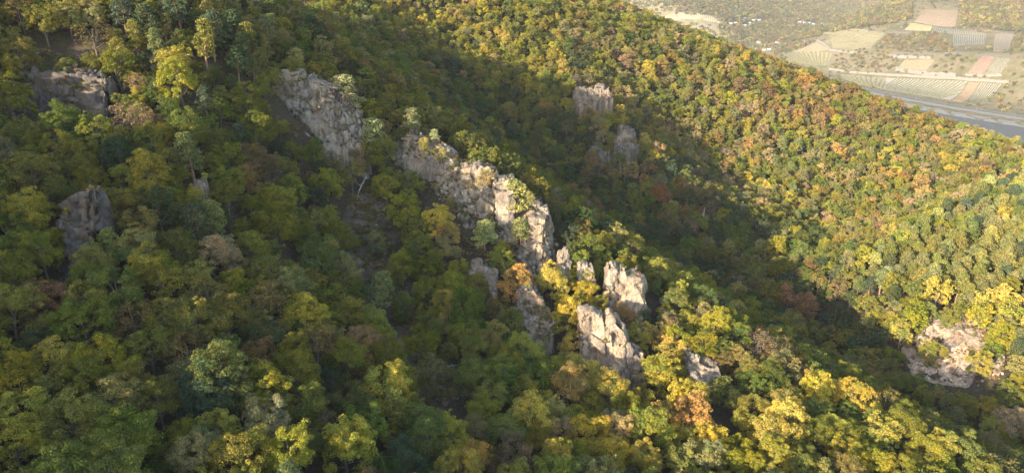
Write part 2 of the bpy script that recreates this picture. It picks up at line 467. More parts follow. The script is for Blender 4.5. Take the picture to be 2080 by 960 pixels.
# ------------------------------------------------------------ ground
def ground_material():
    m, nt, out = new_mat('forest_floor'); N = NB(nt)
    pos = N('ShaderNodeNewGeometry').outputs['Position']
    at = N('ShaderNodeAttribute', attribute_name='cover').outputs['Color']
    sep = N('ShaderNodeSeparateColor'); nt.links.new(at, sep.inputs[0])
    n1 = N.noise(pos, 0.35, 6, 0.65); n2 = N.noise(pos, 1.6, 5, 0.7); n3 = N.noise(pos, 0.02, 5, 0.6)
    litter = N.ramp(n2, [(0.3, (0.030, 0.022, 0.015)), (0.55, (0.065, 0.047, 0.033)), (0.75, (0.12, 0.09, 0.068))])
    green = N.ramp(n1, [(0.35, (0.025, 0.028, 0.012)), (0.65, (0.06, 0.055, 0.02))])
    c = N.mix(N.ramp(n1, [(0.45, (0, 0, 0)), (0.62, (0.7, 0.7, 0.7))]), litter, green)
    bare = N.ramp(n2, [(0.3, (0.10, 0.07, 0.05)), (0.7, (0.22, 0.165, 0.12))])
    c = N.mix(sep.outputs[0], c, bare)
    meadow = N.mix(N.ramp(n3, [(0.4, (0, 0, 0)), (0.6, (1, 1, 1))]), (0.13, 0.105, 0.06), (0.085, 0.08, 0.036))
    meadow = N.mix(N.ramp(N.noise(pos, 0.09, 4), [(0.45, (0, 0, 0)), (0.65, (0.8, 0.8, 0.8))]), meadow, (0.15, 0.12, 0.08))
    c = N.mix(sep.outputs[1], c, meadow)
    b = N('ShaderNodeBsdfDiffuse'); nt.links.new(c, b.inputs[0])
    bp = N('ShaderNodeBump', i_Strength=0.8, i_Distance=0.5, i_Height=n2); nt.links.new(bp.outputs[0], b.inputs['Normal'])
    nt.links.new(b.outputs[0], out.inputs[0])
    return m
M['ground'] = ground_material()
# bare places, as seen from the camera: polygons in photo pixels that lie on the ground
BARE = [[(712,400),(760,375),(785,470),(812,545),(842,625),(875,690),(915,740),(935,800),(905,835),(855,770),(828,690),(788,620),(752,575),(715,500)],
        [(1462,195),(1485,196),(1508,215),(1515,228),(1490,222)],[(1822,222),(1838,222),(1845,250),(1820,258)],[(2012,360),(2032,352),(2036,385),(2020,402)],
        [(1448,130),(1470,128),(1478,146),(1455,142)],[(1368,100),(1380,98),(1384,120),(1372,118)],[(40,108),(160,112),(205,150),(60,150)],[(895,345),(960,350),(975,385),(900,388)]]
ROCKY = [[(560,152),(610,150),(690,180),(738,250),(728,262),(690,285),(655,280),(636,235),(560,200)],[(790,262),(900,262),(940,325),(1010,335),(1125,450),(1150,560),(1090,600),(1040,600),(930,500),(880,400),(810,330)],
         [(1235,548),(1312,548),(1325,640),(1240,640)],[(1180,632),(1290,640),(1310,770),(1215,760),(1185,700)],[(1400,715),(1465,738),(1500,850),(1430,800)],[(1040,570),(1110,575),(1130,680),(1080,690),(1050,620)],
         [(1170,172),(1240,172),(1236,195),(1172,200)],[(1252,252),(1298,252),(1298,282),(1252,275)],[(1205,293),(1245,298),(1245,312),(1205,308)],
         [(1835,700),(1852,690),(1890,638),(1985,642),(1998,680),(1982,730),(1960,762),(1905,750),(1855,745),(1842,725)],[(1965,705),(2040,705),(2040,770),(1960,790)],
         [(50,140),(212,144),(218,206),(52,206)],[(114,400),(186,398),(186,470),(122,468)]]
def zone_at(px, py, polys):
    z = np.zeros(np.shape(px), bool)
    for p in polys: z |= inside(px, py, p)
    return z
FAR_Y = 640.0     # beyond this the land belongs to the wide valley
gx, gy, gz = MX.ravel(), MY.ravel(), HZ.ravel().copy()
# river bed
gz = np.where((gz < 1.2) & (gy > -3000), np.minimum(gz, 1.2) - 2.2 * (gx > 300), gz)
HZ = gz.reshape(MX.shape)
gpx, gpy, gd = project(gx, gy, gz)
bare = zone_at(gpx, gpy, BARE) & (gy < 620) & (gd > 20)
cover = np.zeros((len(gx), 4), np.float32); cover[:, 3] = 1
cover[:, 0] = bare
valley = (gy > FAR_Y) | (gx > 450)
cover[:, 1] = valley
ny, nx = MX.shape
idx = np.arange(nx * ny).reshape(ny, nx)
F = np.stack([idx[:-1, :-1], idx[:-1, 1:], idx[1:, 1:], idx[1:, :-1]], -1).reshape(-1, 4)
gm = mesh('hillsides', np.stack([gx, gy, gz], 1), F, [M['ground']], True)
ca_ = gm.color_attributes.new('cover', 'FLOAT_COLOR', 'POINT'); ca_.data.foreach_set('color', cover.ravel())
tag(link('hillsides', gm), 'steep wooded hillsides, gullies and the river valley floor', None, None, 'structure')

# ------------------------------------------------------------ where each tree stands
TINT = {'olive': (.150,.142,.030), 'green': (.100,.122,.031), 'deep': (.047,.065,.033), 'ygreen': (.225,.205,.034), 'gold': (.345,.270,.052),  # deep is darkened and cooled to strengthen the valley shadow
        'orange': (.32,.195,.065), 'rust': (.190,.105,.054), 'brown': (.140,.100,.056), 'tan': (.27,.205,.105), 'pine': (.165,.158,.052), 'palepine': (.235,.225,.085), 'darkpine': (.075,.090,.046)}
WORD = {'olive': 'olive green', 'green': 'mid green', 'deep': 'dark green', 'ygreen': 'yellow-green', 'gold': 'golden yellow', 'orange': 'orange',
        'rust': 'rust brown', 'brown': 'dull brown', 'tan': 'pale tan', 'pine': 'grey-green', 'palepine': 'pale green', 'darkpine': 'dark grey-green'}
# zones of the wood in photo pixels, first match wins: polygon, {tint: weight}, share of pines
ZONES = [
 ([(1700,540),(1960,415),(2090,350),(2090,610),(1990,600),(1900,590),(1800,600),(1755,600)], dict(ygreen=3,olive=2,gold=.4,green=2), .80),
 ([(1750,600),(2090,600),(2090,780),(2010,800),(1950,800),(1850,700),(1780,680)], dict(ygreen=6,gold=1,olive=3,green=1), .12),
 ([(1900,780),(2090,740),(2090,960),(1990,960),(1930,860)], dict(olive=4,ygreen=3,green=3,tan=1,brown=1), .05),
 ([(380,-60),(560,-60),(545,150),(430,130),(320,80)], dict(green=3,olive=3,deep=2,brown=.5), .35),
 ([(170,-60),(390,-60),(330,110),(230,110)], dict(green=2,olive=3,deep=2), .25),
 ([(740,-60),(1100,-60),(1170,180),(1100,210),(1000,160),(870,100),(750,30)], dict(olive=5,ygreen=3,gold=2.2,tan=.5,green=2), 0),
 ([(1000,150),(1240,170),(1310,310),(1200,240),(1100,220)], dict(olive=3,gold=1.2,ygreen=2,orange=1,rust=.6,brown=1), 0),
 ([(1090,-60),(1330,30),(1400,300),(1330,330),(1240,170)], dict(olive=5,green=4,ygreen=2,brown=2,tan=1,rust=.5,gold=.6), 0),
 ([(1480,80),(1720,140),(1980,245),(1860,310),(1700,290),(1560,230)], dict(rust=6,brown=4,olive=4,orange=2.5,green=3,ygreen=1.5), 0),
 ([(1240,20),(2200,330),(2050,390),(1950,430),(1790,490),(1690,480),(1500,400),(1330,300)], dict(olive=6,green=4,ygreen=3,gold=1.0,orange=1.6,tan=3.6,rust=1.6,brown=2.8,pine=1.2), 0),
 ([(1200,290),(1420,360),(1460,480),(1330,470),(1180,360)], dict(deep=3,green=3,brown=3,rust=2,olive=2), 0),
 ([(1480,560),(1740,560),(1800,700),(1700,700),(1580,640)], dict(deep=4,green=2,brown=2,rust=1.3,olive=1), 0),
 ([(560,-60),(760,-60),(880,150),(1060,330),(1200,430),(1080,400),(880,300),(740,230),(640,150)], dict(olive=5,green=3,brown=2,deep=1), 0),
 ([(1080,380),(1350,520),(1560,640),(1700,760),(1560,700),(1330,570),(1130,500)], dict(olive=4,green=4,ygreen=1.5,deep=1,brown=.7), 0),
 ([(640,-60),(860,40),(1150,220),(1700,480),(1740,560),(1560,640),(1380,540),(1000,330)], dict(deep=7,green=4,olive=2,brown=.7,rust=.4), 0),  # valley shadow put into the leaf tints: mostly dark, cool greens
 ([(1040,560),(1230,580),(1300,640),(1420,690),(1500,850),(1480,960),(1120,960),(1090,860),(1120,720)], dict(gold=5.5,ygreen=4,orange=.6,olive=1.6,tan=.5), 0),
 ([(1500,820),(1700,770),(2000,960),(1480,960)], dict(gold=4,ygreen=5,olive=2.5,tan=1,green=1), 0),
 ([(1380,650),(1620,670),(1760,800),(1900,870),(2090,960),(1900,960),(1600,790)], dict(olive=5,green=4,ygreen=2,brown=2), 0),
 ([(860,540),(1060,560),(1120,720),(1100,960),(860,960),(900,700)], dict(olive=4,green=4,ygreen=2.4,gold=1,brown=.8), 0),
 ([(-500,-60),(130,-60),(200,300),(150,560),(-500,560)], dict(olive=6,ygreen=2,brown=1.6,gold=.5,green=2), 0),
]
DEFAULT = (dict(olive=5.5, green=4, ygreen=1.6, brown=1.5, deep=1.2, rust=.25), .02)
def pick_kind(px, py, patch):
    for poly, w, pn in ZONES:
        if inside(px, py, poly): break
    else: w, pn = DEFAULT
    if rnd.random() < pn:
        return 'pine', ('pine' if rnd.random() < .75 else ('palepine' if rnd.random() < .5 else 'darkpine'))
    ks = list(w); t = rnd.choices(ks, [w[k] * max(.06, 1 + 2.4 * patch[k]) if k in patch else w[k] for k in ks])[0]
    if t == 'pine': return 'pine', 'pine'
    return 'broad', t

TREES = []      # dicts: x y z  H-scale  kind tint dia
OCC = {}
def near(x, y, d):
    cx, cy = int(x // 8), int(y // 8)
    for i in range(cx - 1, cx + 2):
        for j in range(cy - 1, cy + 2):
            for (a, b, r) in OCC.get((i, j), ()):
                if (a - x) ** 2 + (b - y) ** 2 < ((d + r) * .5) ** 2: return True
    return False
def put(x, y, kind, tint, dia, proto=None, fixed=None, **kw):
    t = dict(x=x, y=y, z=float(land(x, y)), kind=kind, tint=tint, dia=dia, proto=proto, fixed=fixed, **kw)
    TREES.append(t); OCC.setdefault((int(x // 8), int(y // 8)), []).append((x, y, kw.get('sp', dia * .74)))
    return t
# trees picked out one by one in the photograph: crown centre (px, py), crown width px, kind, tint
PICKED = [
 # ridge pines
 (840,247,42,'ridge','palepine',.5),(602,122,46,'ridge','palepine',.5),(697,172,34,'ridge','palepine',.5),(757,268,42,'ridge','palepine',.5),(897,318,40,'ridge','palepine',.5),
 (1052,392,34,'ridge','palepine',.5),(1076,415,34,'ridge','palepine',.5),(985,490,66,'ridge','palepine',.5),(1058,462,38,'ridge','palepine',.5),(916,418,30,'ridge','pine',.5),(880,278,34,'ridge','palepine',.5),
 (1348,645,32,'ridge','palepine',.5),(1311,652,32,'ridge','darkpine',.5),(1464,800,54,'ridge','pine',.5),(1490,815,40,'ridge','pine',.5),
 (505,80,50,'pine','pine',.5),(468,50,60,'pine','darkpine',.5),(430,75,60,'pine','darkpine',.5),(300,40,70,'pine','darkpine',.5),(365,30,60,'pine','darkpine',.5),(250,25,60,'pine','darkpine',.5),(480,120,54,'pine','darkpine',.5),(415,100,56,'pine','pine',.5),
 (770,600,70,'pine','pine',.5),(590,610,110,'broad','pine',.5),
 # trees along the crag
 (750,310,78,'broad','olive',.5),(915,330,30,'broad','ygreen',.5),(830,365,80,'broad','olive',.5),(820,430,100,'broad','ygreen',.5),(850,510,110,'broad','olive',.5),(885,450,60,'broad','gold',.5),(910,470,50,'broad','orange',.5),
 (925,590,100,'broad','ygreen',.5),(950,640,110,'broad','green',.5),(1018,520,54,'broad','ygreen',.5),(1045,575,66,'broad','orange',.5),(1120,578,62,'broad','gold',.5),(1180,560,56,'broad','ygreen',.5),(1190,595,56,'broad','gold',.5),
 (1155,650,88,'broad','gold',.5),(1170,690,60,'broad','gold',.5),(1265,630,50,'broad','orange',.5),(1290,680,60,'broad','gold',.5),(1060,710,90,'broad','ygreen',.5),(1180,745,90,'broad','gold',.5),(1235,800,90,'broad','gold',.5),(1150,790,80,'broad','orange',.5),
 (1360,710,90,'broad','gold',.5),(1340,770,90,'broad','gold',.5),(1290,810,70,'broad','ygreen',.5),(1400,810,80,'broad','gold',.5),(1400,860,80,'broad','orange',.5),(1450,890,80,'broad','gold',.5),(1320,880,90,'broad','ygreen',.5),(1200,870,90,'broad','gold',.5),
 (785,790,120,'broad','gold',.5),(700,720,80,'broad','olive',.5),(1000,800,80,'broad','olive',.5),(1080,840,90,'broad','gold',.5),(960,930,70,'broad','orange',.5),(1040,920,90,'broad','brown',.5),(1100,770,80,'broad','green',.5),
 (660,380,100,'broad','ygreen',.5),(560,460,110,'broad','olive',.5),(640,510,100,'broad','green',.5),(680,880,80,'broad','brown',.5),
 (355,135,100,'broad','ygreen',.5),(365,170,90,'broad','ygreen',.5),(90,45,110,'broad','olive',.5),(190,70,80,'broad','brown',.5),(240,135,80,'broad','olive',.5),(22,205,90,'broad','olive',.5),(310,380,110,'broad','ygreen',.5),(240,420,90,'broad','olive',.5),
 (130,255,100,'broad','green',.5),(190,268,90,'broad','olive',.5),(270,250,100,'broad','brown',.5),(500,200,90,'broad','olive',.5),(520,260,90,'broad','olive',.5),(60,430,120,'broad','ygreen',.5),(60,350,100,'broad','olive',.5),
 (110,740,90,'broad','gold',.5),(210,720,110,'broad','ygreen',.5),(170,660,120,'broad','green',.5),(300,690,90,'broad','olive',.5),(400,650,130,'broad','olive',.5),(460,640,90,'broad','olive',.5),(90,600,100,'broad','rust',.5),(380,700,90,'broad','brown',.5),
 (450,780,130,'broad','green',.5),(540,790,100,'broad','ygreen',.5),(600,760,100,'broad','olive',.5),(250,900,170,'broad','green',.5),(150,850,150,'broad','olive',.5),(30,830,120,'broad','gold',.5),(30,900,110,'broad','ygreen',.5),(490,920,170,'broad','olive',.5),(620,650,90,'broad','gold',.5),(420,800,110,'broad','deep',.5),
 (700,900,100,'broad','ygreen',.5),(740,860,100,'broad','green',.5),(860,880,110,'broad','green',.5),(540,560,100,'broad','olive',.5),(430,520,110,'broad','tan',.5),(320,560,110,'broad','olive',.5),
 # valley
 (1362,80,46,'broad','green',.5),(1500,180,48,'broad','rust',.5),(1560,190,40,'broad','rust',.5),(1680,240,50,'broad','rust',.5),(1720,235,44,'broad','rust',.5),(1340,390,36,'broad','rust',.5),(1350,395,30,'broad','rust',.5),(1400,500,40,'broad','green',.5),(1580,510,44,'broad','ygreen',.5),
 (1960,405,32,'broad','gold',.5),(1870,380,36,'broad','orange',.5),(1820,350,26,'broad','gold',.5),(1930,345,26,'broad','gold',.5),(1770,390,34,'broad','ygreen',.5),(1640,630,70,'broad','rust',.5),(1600,610,50,'broad','rust',.5),
 (1730,800,110,'broad','gold',.5),(1660,790,80,'broad','gold',.5),(1600,870,90,'broad','gold',.5),(1590,720,70,'broad','brown',.5),(1540,700,70,'broad','brown',.5),(1790,880,80,'broad','gold',.5),(1880,920,80,'broad','ygreen',.5),
 (1885,715,34,'broad','ygreen',.5),(1912,712,24,'broad','ygreen',.5),(1990,735,44,'broad','ygreen',.5),(1905,596,50,'broad','gold',.5),(1990,606,46,'broad','gold',.5),(2050,640,60,'broad','ygreen',.5),(2040,606,60,'broad','gold',.5),(2050,860,90,'broad','tan',.5),
]
for px, py, w, kind, tint, _ in PICKED:
    if kind == 'ridge' and py < 600: continue
    off = {'ridge': 3.2, 'pine': 6.5, 'broad': 6.0}[kind]
    p = hit(px, py, off)
    if p is None: continue
    D = p[1] * CT - (p[2] - CAM_H) * ST
    dia = w / FPX * D
    lim = {'ridge': (4.0, 8.5), 'pine': (4.5, 7), 'broad': (3.6, 8.6)}[kind]
    dia = min(max(dia, lim[0]), lim[1])
    if kind == 'broad' and dia < 6.5:
        p = hit(px, py, off * dia / 8.6)
    put(p[0], p[1], kind, tint, dia, fixed=True, sp=dia * (.62 if kind == 'broad' else .5))
# the rest of the wood
tries = 0
cand = []
for yy in np.arange(20, 640, 2.6):
    for xx in np.arange(-330, 470, 2.6):
        cand.append((xx + rnd.uniform(-1.3, 1.3), yy + rnd.uniform(-1.3, 1.3)))
rnd.shuffle(cand)
ca2 = np.array(cand)
cz = land(ca2[:, 0], ca2[:, 1])
cpx, cpy, cdd = project(ca2[:, 0], ca2[:, 1], cz + 5.5)
gpx2, gpy2, _ = project(ca2[:, 0], ca2[:, 1], cz)
infr = (cpx > -160) & (cpx < 2420) & (cpy > -70) & (cpy < 1120)
# the shoulder that keeps the sun off the near slope is wooded as well
ss = ca2[:, 0] * ca - ca2[:, 1] * sa; uu = ca2[:, 0] * sa + ca2[:, 1] * ca
infr |= (uu > -130) & (ss < -40) & (ca2[:, 0] < 0)
rpx = 3.6 / np.maximum(cdd, 1) * FPX
bad = zone_at(gpx2, gpy2, BARE) | ((ss > -222) & (ss < -165) & (uu < -20))
for ox, oy in ((0, 0), (-.8, 0), (.8, 0), (0, -1.0), (.6, -.7), (-.6, -.7)):
    bad |= zone_at(cpx + ox * rpx, cpy + oy * rpx, ROCKY) | zone_at(cpx + ox * rpx * 1.15, cpy + oy * rpx * 1.15, BARE[:1])
bad &= ~((zone_at(cpx, cpy, BARE[:1]) | zone_at(gpx2, gpy2, BARE[:1])) & (npr.rand(len(ca2)) < .12))
pn = {k: noise2(ca2[:, 0], ca2[:, 1], 60, 20 + i) for i, k in enumerate(TINT)}
hide = land(0, 0)
for i in range(len(cand)):
    if not infr[i] or bad[i] or cz[i] < 4: continue
    x, y = cand[i]
    if x * x + y * y < 45 ** 2: continue
    D = cdd[i]
    patch = {k: pn[k][i] for k in pn}
    kind, tint = pick_kind(cpx[i], cpy[i], patch)
    dia = (rnd.uniform(5.2, 8.2) if D < 200 else rnd.uniform(5.4, 8.2)) if kind == 'broad' else rnd.uniform(4.8, 6.8)
    if D > 420: dia *= 1.08
    if kind == 'broad' and rnd.random() < .12: dia *= .7
    k_ = .68 if kind == 'broad' else .58
    s_, u_ = x * ca - y * sa, x * sa + y * ca
    low = -206 < s_ < -170 and 25 < u_ < 100       # trees kept small here so the sun reaches the lookout
    if low: dia = min(dia, rnd.uniform(3.8, 5.4))
    if near(x, y, dia * k_): continue
    put(x, y, kind, tint, dia, sp=dia * k_)
# younger trees fill the gaps
for i in rnd.sample(range(len(cand)), len(cand)):
    if not infr[i] or bad[i] or cz[i] < 4: continue
    x, y = cand[i]
    if x * x + y * y < 45 ** 2: continue
    dia = rnd.uniform(3.4, 5.0)
    if near(x, y, dia * .72): continue
    kind, tint = pick_kind(cpx[i], cpy[i], {k: pn[k][i] for k in pn})
    if kind == 'pine': kind, tint = 'broad', 'olive'
    put(x, y, kind, tint, dia, sp=dia * .7)
# what can be seen of each from the camera
TX_ = np.array([[t['x'], t['y'], t['z']] for t in TREES]); dia_ = np.array([t['dia'] for t in TREES])
top = np.where([t['kind'] == 'broad' for t in TREES], dia_ * .8, np.array([{'pine': 7.5, 'ridge': 4.2, 'broad': 0}[t['kind']] for t in TREES]))
tpx, tpy, tD = project(TX_[:, 0], TX_[:, 1], TX_[:, 2] + top)
IDW, IDH = 520, 240
zb = np.full((IDH, IDW), 1e9); ib = np.full((IDH, IDW), -1)
# the land itself hides what stands behind a crest
vis_line = np.ones(len(TREES), bool)
for k in np.linspace(.25, .97, 60):
    vis_line &= (CAM_H + (TX_[:, 2] + top * 1.15 - CAM_H) * k) > land(TX_[:, 0] * k, TX_[:, 1] * k) + 1.0
for i in np.argsort(tD):
    if not vis_line[i] or TX_[i, 1] < 30: continue
    r = dia_[i] * .46 / tD[i] * FPX / 4
    cx, cy = tpx[i] / 4, tpy[i] / 4
    x0, x1 = max(0, int(cx - r)), min(IDW - 1, int(cx + r + 1)); y0, y1 = max(0, int(cy - r * 1.1)), min(IDH - 1, int(cy + r * 1.1 + 1))
    if x1 < x0 or y1 < y0: continue
    xs, ys = np.meshgrid(np.arange(x0, x1 + 1), np.arange(y0, y1 + 1))
    m = ((xs - cx) ** 2 + ((ys - cy) / 1.1) ** 2 < r * r) & (ib[y0:y1 + 1, x0:x1 + 1] < 0)
    ib[y0:y1 + 1, x0:x1 + 1][m] = i
seen_px = np.bincount(ib[ib >= 0], minlength=len(TREES))
for i, t in enumerate(TREES): t['seen'] = int(seen_px[i]); t['D'] = float(tD[i]); t['px'] = float(tpx[i]); t['py'] = float(tpy[i])
GOLDEN, RUSTY = ('gold', 'orange'), ('rust', 'brown', 'tan')
def noun(t):
    if t['kind'] != 'broad': return 'pine_tree'
    return 'golden_tree' if t['tint'] in GOLDEN else 'russet_tree' if t['tint'] in RUSTY else 'broadleaf_tree'
single = []
for nm, most in (('pine_tree', 290), ('golden_tree', 230), ('russet_tree', 200), ('broadleaf_tree', 300)):
    c = [t for t in TREES if noun(t) == nm and t['seen'] >= 5]
    c.sort(key=lambda t: (not (t['fixed'] and t['D'] < 300), -t['seen']))
    single += c[:most]
for t in single: t['single'] = True
LANDMARKS = [('the pine-topped lookout rock', 850, 285), ('the ledged upper cliff', 640, 190), ('the big sunlit crag', 1000, 410), ('the twin rock tower', 1275, 590), ('the split rock pillar', 1250, 705),
  ('the broken rocks at the ridge end', 1445, 770), ('the pale quarried rock face', 1930, 705), ('the dark slab wall', 130, 165), ('the shaded grey boulder', 150, 455), ('the rocks on the far spur', 1215, 195),
  ('the bare scree gully', 800, 590), ('the bottom left corner', 0, 960), ('the bottom edge centre', 760, 960), ('the bottom right corner', 2080, 960), ('the top left corner', 0, 0), ('the river', 2010, 262),
  ('the shaded gully junction', 1600, 590), ('the tan bare patch on the far slope', 1490, 208), ('the middle of the left slope', 420, 560), ('the wooded far crest', 1360, 75)]
ORD = ['', 'second ', 'third ', 'fourth ', 'fifth ', 'sixth ', 'seventh ', 'eighth ', 'ninth ', 'tenth ', 'eleventh ', 'twelfth '] + ['%dth ' % k for k in range(13, 80)]
def where(px, py):
    n, lx, ly = min(LANDMARKS, key=lambda l: (l[1] - px) ** 2 + (l[2] - py) ** 2)
    dx, dy = px - lx, py - ly
    d = ('left of' if dx < 0 else 'right of') if abs(dx) > abs(dy) else ('above' if dy < 0 else 'below')
    return n, d, math.hypot(dx, dy)
groups = {}
for t in single:
    nm = noun(t); n, d, r = where(t['px'], t['py'])
    what = WORD[t['tint']] + ' ' + {'pine_tree': 'pine', 'golden_tree': 'tree', 'russet_tree': 'tree', 'broadleaf_tree': 'tree'}[nm]
    groups.setdefault((what, n, d), []).append((r, t))
for (what, n, d), l in groups.items():
    l.sort(key=lambda q: q[0])
    for k, (r, t) in enumerate(l):
        t['label'] = '%s %s, %snearest %s %s' % ('small' if t['dia'] < 6.2 and t['kind'] == 'broad' else 'large' if t['dia'] > 10 else 'rounded' if t['kind'] == 'broad' else 'tufted', what, ORD[k], d, n)
GROUPN = {'pine_tree': 'pines on the ridge and the right hillside', 'golden_tree': 'golden autumn trees', 'russet_tree': 'russet and brown trees', 'broadleaf_tree': 'green trees of the hillside wood'}
def vary(c, a=.16):
    h = rnd.uniform(-.12, .12); v = 1 + rnd.uniform(-a, a)
    return (c[0] * v * (1 + h), c[1] * v, c[2] * v * (1 + rnd.uniform(-.2, .4)))
sizes = []
stuff_P, stuff_t, stuff_s, stuff_r, stuff_i = [], [], [], [], []
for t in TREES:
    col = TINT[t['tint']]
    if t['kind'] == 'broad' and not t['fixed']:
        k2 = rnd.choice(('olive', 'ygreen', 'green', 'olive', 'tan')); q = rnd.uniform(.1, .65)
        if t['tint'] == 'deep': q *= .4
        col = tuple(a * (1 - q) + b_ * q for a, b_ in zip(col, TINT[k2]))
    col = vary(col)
    rz = rnd.uniform(0, 6.283)
    if t.get('single'):
        nm = noun(t)
        key = {'ridge': 'ridge_pine', 'pine': 'pine'}.get(t['kind']) or ('sparse' if t['tint'] == 'brown' and t['D'] < 230 and rnd.random() < .7 else 'broad' if t['D'] < 215 else 'broad_mid')
        cm, tm, H, R = rnd.choice(PROTO[key])
        s = t['dia'] / (2 * R) * 1.02
        if t['kind'] == 'broad': sz = s * rnd.uniform(.9, 1.12) if t['dia'] > 6.5 else s * 1.1
        else: sz = min(max(s, .8), 1.15) * rnd.uniform(.9, 1.1)
        root = bpy.data.objects.new(nm, None); COL.objects.link(root)
        root.empty_display_size = .5
        root.location = (t['x'], t['y'], t['z'] - .1); root.rotation_euler = (rnd.uniform(-.05, .05), rnd.uniform(-.05, .05), rz); root.scale = (s, s, sz)
        tag(root, t['label'], 'pine tree' if nm == 'pine_tree' else 'tree', GROUPN[nm])
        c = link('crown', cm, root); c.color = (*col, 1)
        link('trunk', tm, root)
    else:
        if t['kind'] == 'broad':
            i = rnd.randrange(9); s = t['dia'] / 8.6; sz = s * rnd.uniform(.9, 1.15)
        else:
            i = 9 + rnd.randrange(3); s = min(max(t['dia'] / 5.4, .8), 1.2); sz = s * rnd.uniform(.9, 1.1)
        stuff_P.append((t['x'], t['y'], t['z'] - .1)); stuff_t.append(col); stuff_s.append((s, s, sz)); stuff_r.append((0, 0, rz)); stuff_i.append(i)
scatter_object('forest', stuff_P, np.array(stuff_t), stuff_s, stuff_r, stuff_i, MID_COLL, 'dense mixed autumn wood covering the gullies and far slopes')
print('trees', len(TREES), 'single', len(single), {k: sum(noun(t) == k for t in single) for k in GROUPN}, 'stuff', len(stuff_P))
# ------------------------------------------------------------ rock
def rock_material():
    m, nt, out = new_mat('weathered_quartzite'); N = NB(nt)
    oi = N('ShaderNodeObjectInfo'); g = N('ShaderNodeNewGeometry'); pos = g.outputs['Position']
    mp = N('ShaderNodeMapping'); nt.links.new(pos, mp.inputs[0]); mp.inputs['Scale'].default_value = (1, 1, .45); mp.inputs['Rotation'].default_value = (.25, .15, .4)
    n1 = N.noise(mp.outputs[0], .9, 8, .68); n2 = N.noise(pos, .16, 4, .6); n3 = N.noise(pos, 3.2, 6, .7)
    c = N.ramp(n1, [(.25, (.10, .085, .07)), (.42, (.25, .215, .175)), (.6, (.37, .325, .27)), (.8, (.47, .43, .37))])
    c = N.mix(N.ramp(n2, [(.45, (0, 0, 0)), (.62, (.75, .75, .75))]), c, N.mix(n3, (.22, .15, .11), (.40, .30, .20)))
    tone = N.ramp(oi.outputs['Random'], [(0, (.68, .68, .72)), (.5, (1, 1, 1)), (1, (1.18, 1.13, 1.04))])
    c = N.mix(1, c, tone, 'MULTIPLY')
    c = N.mix(1, c, N('ShaderNodeObjectInfo').outputs['Color'], 'MULTIPLY')
    st = N('ShaderNodeMapping'); nt.links.new(pos, st.inputs[0]); st.inputs['Scale'].default_value = (1.1, 1.1, .09)
    sn = N.ramp(N.noise(st.outputs[0], .8, 5, .6), [(.52, (0, 0, 0)), (.66, (.8, .8, .8))])
    c = N.mix(sn, c, (.075, .068, .06))
    oc = N.ramp(N.noise(pos, .11, 3, .5), [(.56, (0, 0, 0)), (.68, (.6, .6, .6))])
    c = N.mix(oc, c, (.27, .205, .135))
    li = N.ramp(n3, [(.3, (1, 1, 1)), (.42, (0, 0, 0))])
    c = N.mix(li, c, (.09, .085, .075))
    vz = N('ShaderNodeTexVoronoi', feature='DISTANCE_TO_EDGE'); nt.links.new(mp.outputs[0], vz.inputs['Vector']); vz.inputs['Scale'].default_value = .8
    cr = N.ramp(vz.outputs['Distance'], [(0, (0, 0, 0)), (.05, (1, 1, 1))])
    c = N.mix(cr, N.mix(.55, c, (.05, .045, .04)), c)
    b = N('ShaderNodeBsdfDiffuse'); nt.links.new(c, b.inputs[0])
    h = N.math('ADD', N.math('MULTIPLY', n1, .9), N.math('MULTIPLY', n3, .35))
    h = N.math('ADD', h, N.math('MULTIPLY', cr, .3))
    bp = N('ShaderNodeBump', i_Strength=.8, i_Distance=.25, i_Height=h); nt.links.new(bp.outputs[0], b.inputs['Normal'])
    nt.links.new(b.outputs[0], out.inputs[0])
    return m
M['rock'] = rock_material()
def block_mesh(seed):
    r = random.Random(seed)
    bm = bmesh.new(); bmesh.ops.create_cube(bm, size=1.0)
    for k in range(r.choice((7, 8, 9, 10, 11))):
        n = Vector((r.uniform(-1, 1), r.uniform(-1, 1), r.uniform(-.8, 1)))
        if r.random() < .4: n[r.randrange(3)] *= .1
        n.normalize()
        ext = sum(abs(c) for c in n) * .5
        geom = bm.verts[:] + bm.edges[:] + bm.faces[:]
        res = bmesh.ops.bisect_plane(bm, geom=geom, plane_co=n * ext * r.uniform(.62, .88), plane_no=n, clear_outer=True)
        ed = [e for e in res['geom_cut'] if isinstance(e, bmesh.types.BMEdge)]
        if ed: bmesh.ops.edgeloop_fill(bm, edges=ed)
    bmesh.ops.triangulate(bm, faces=bm.faces[:])
    bmesh.ops.subdivide_edges(bm, edges=[e for e in bm.edges if e.calc_length() > .34], cuts=1)
    bmesh.ops.triangulate(bm, faces=bm.faces[:])
    for v in bm.verts: v.co += Vector((r.uniform(-1, 1), r.uniform(-1, 1), r.uniform(-1, 1))) * .032
    bmesh.ops.recalc_face_normals(bm, faces=bm.faces[:])
    me = bpy.data.meshes.new('rock_block'); bm.to_mesh(me); bm.free()
    me.materials.append(M['rock'])
    return me
BLOCKS = [block_mesh(900 + i) for i in range(20)]
rr = random.Random(5)
def splits(n, j):
    v = [0.0]
    for i in range(n): v.append(v[-1] + 1 + rr.uniform(-j, j))
    return [a / v[-1] for a in v]
def outcrop(name, label, cat, loc, group=None):
    o = bpy.data.objects.new(name, None); COL.objects.link(o); o.location = loc
    return tag(o, label, cat, group)
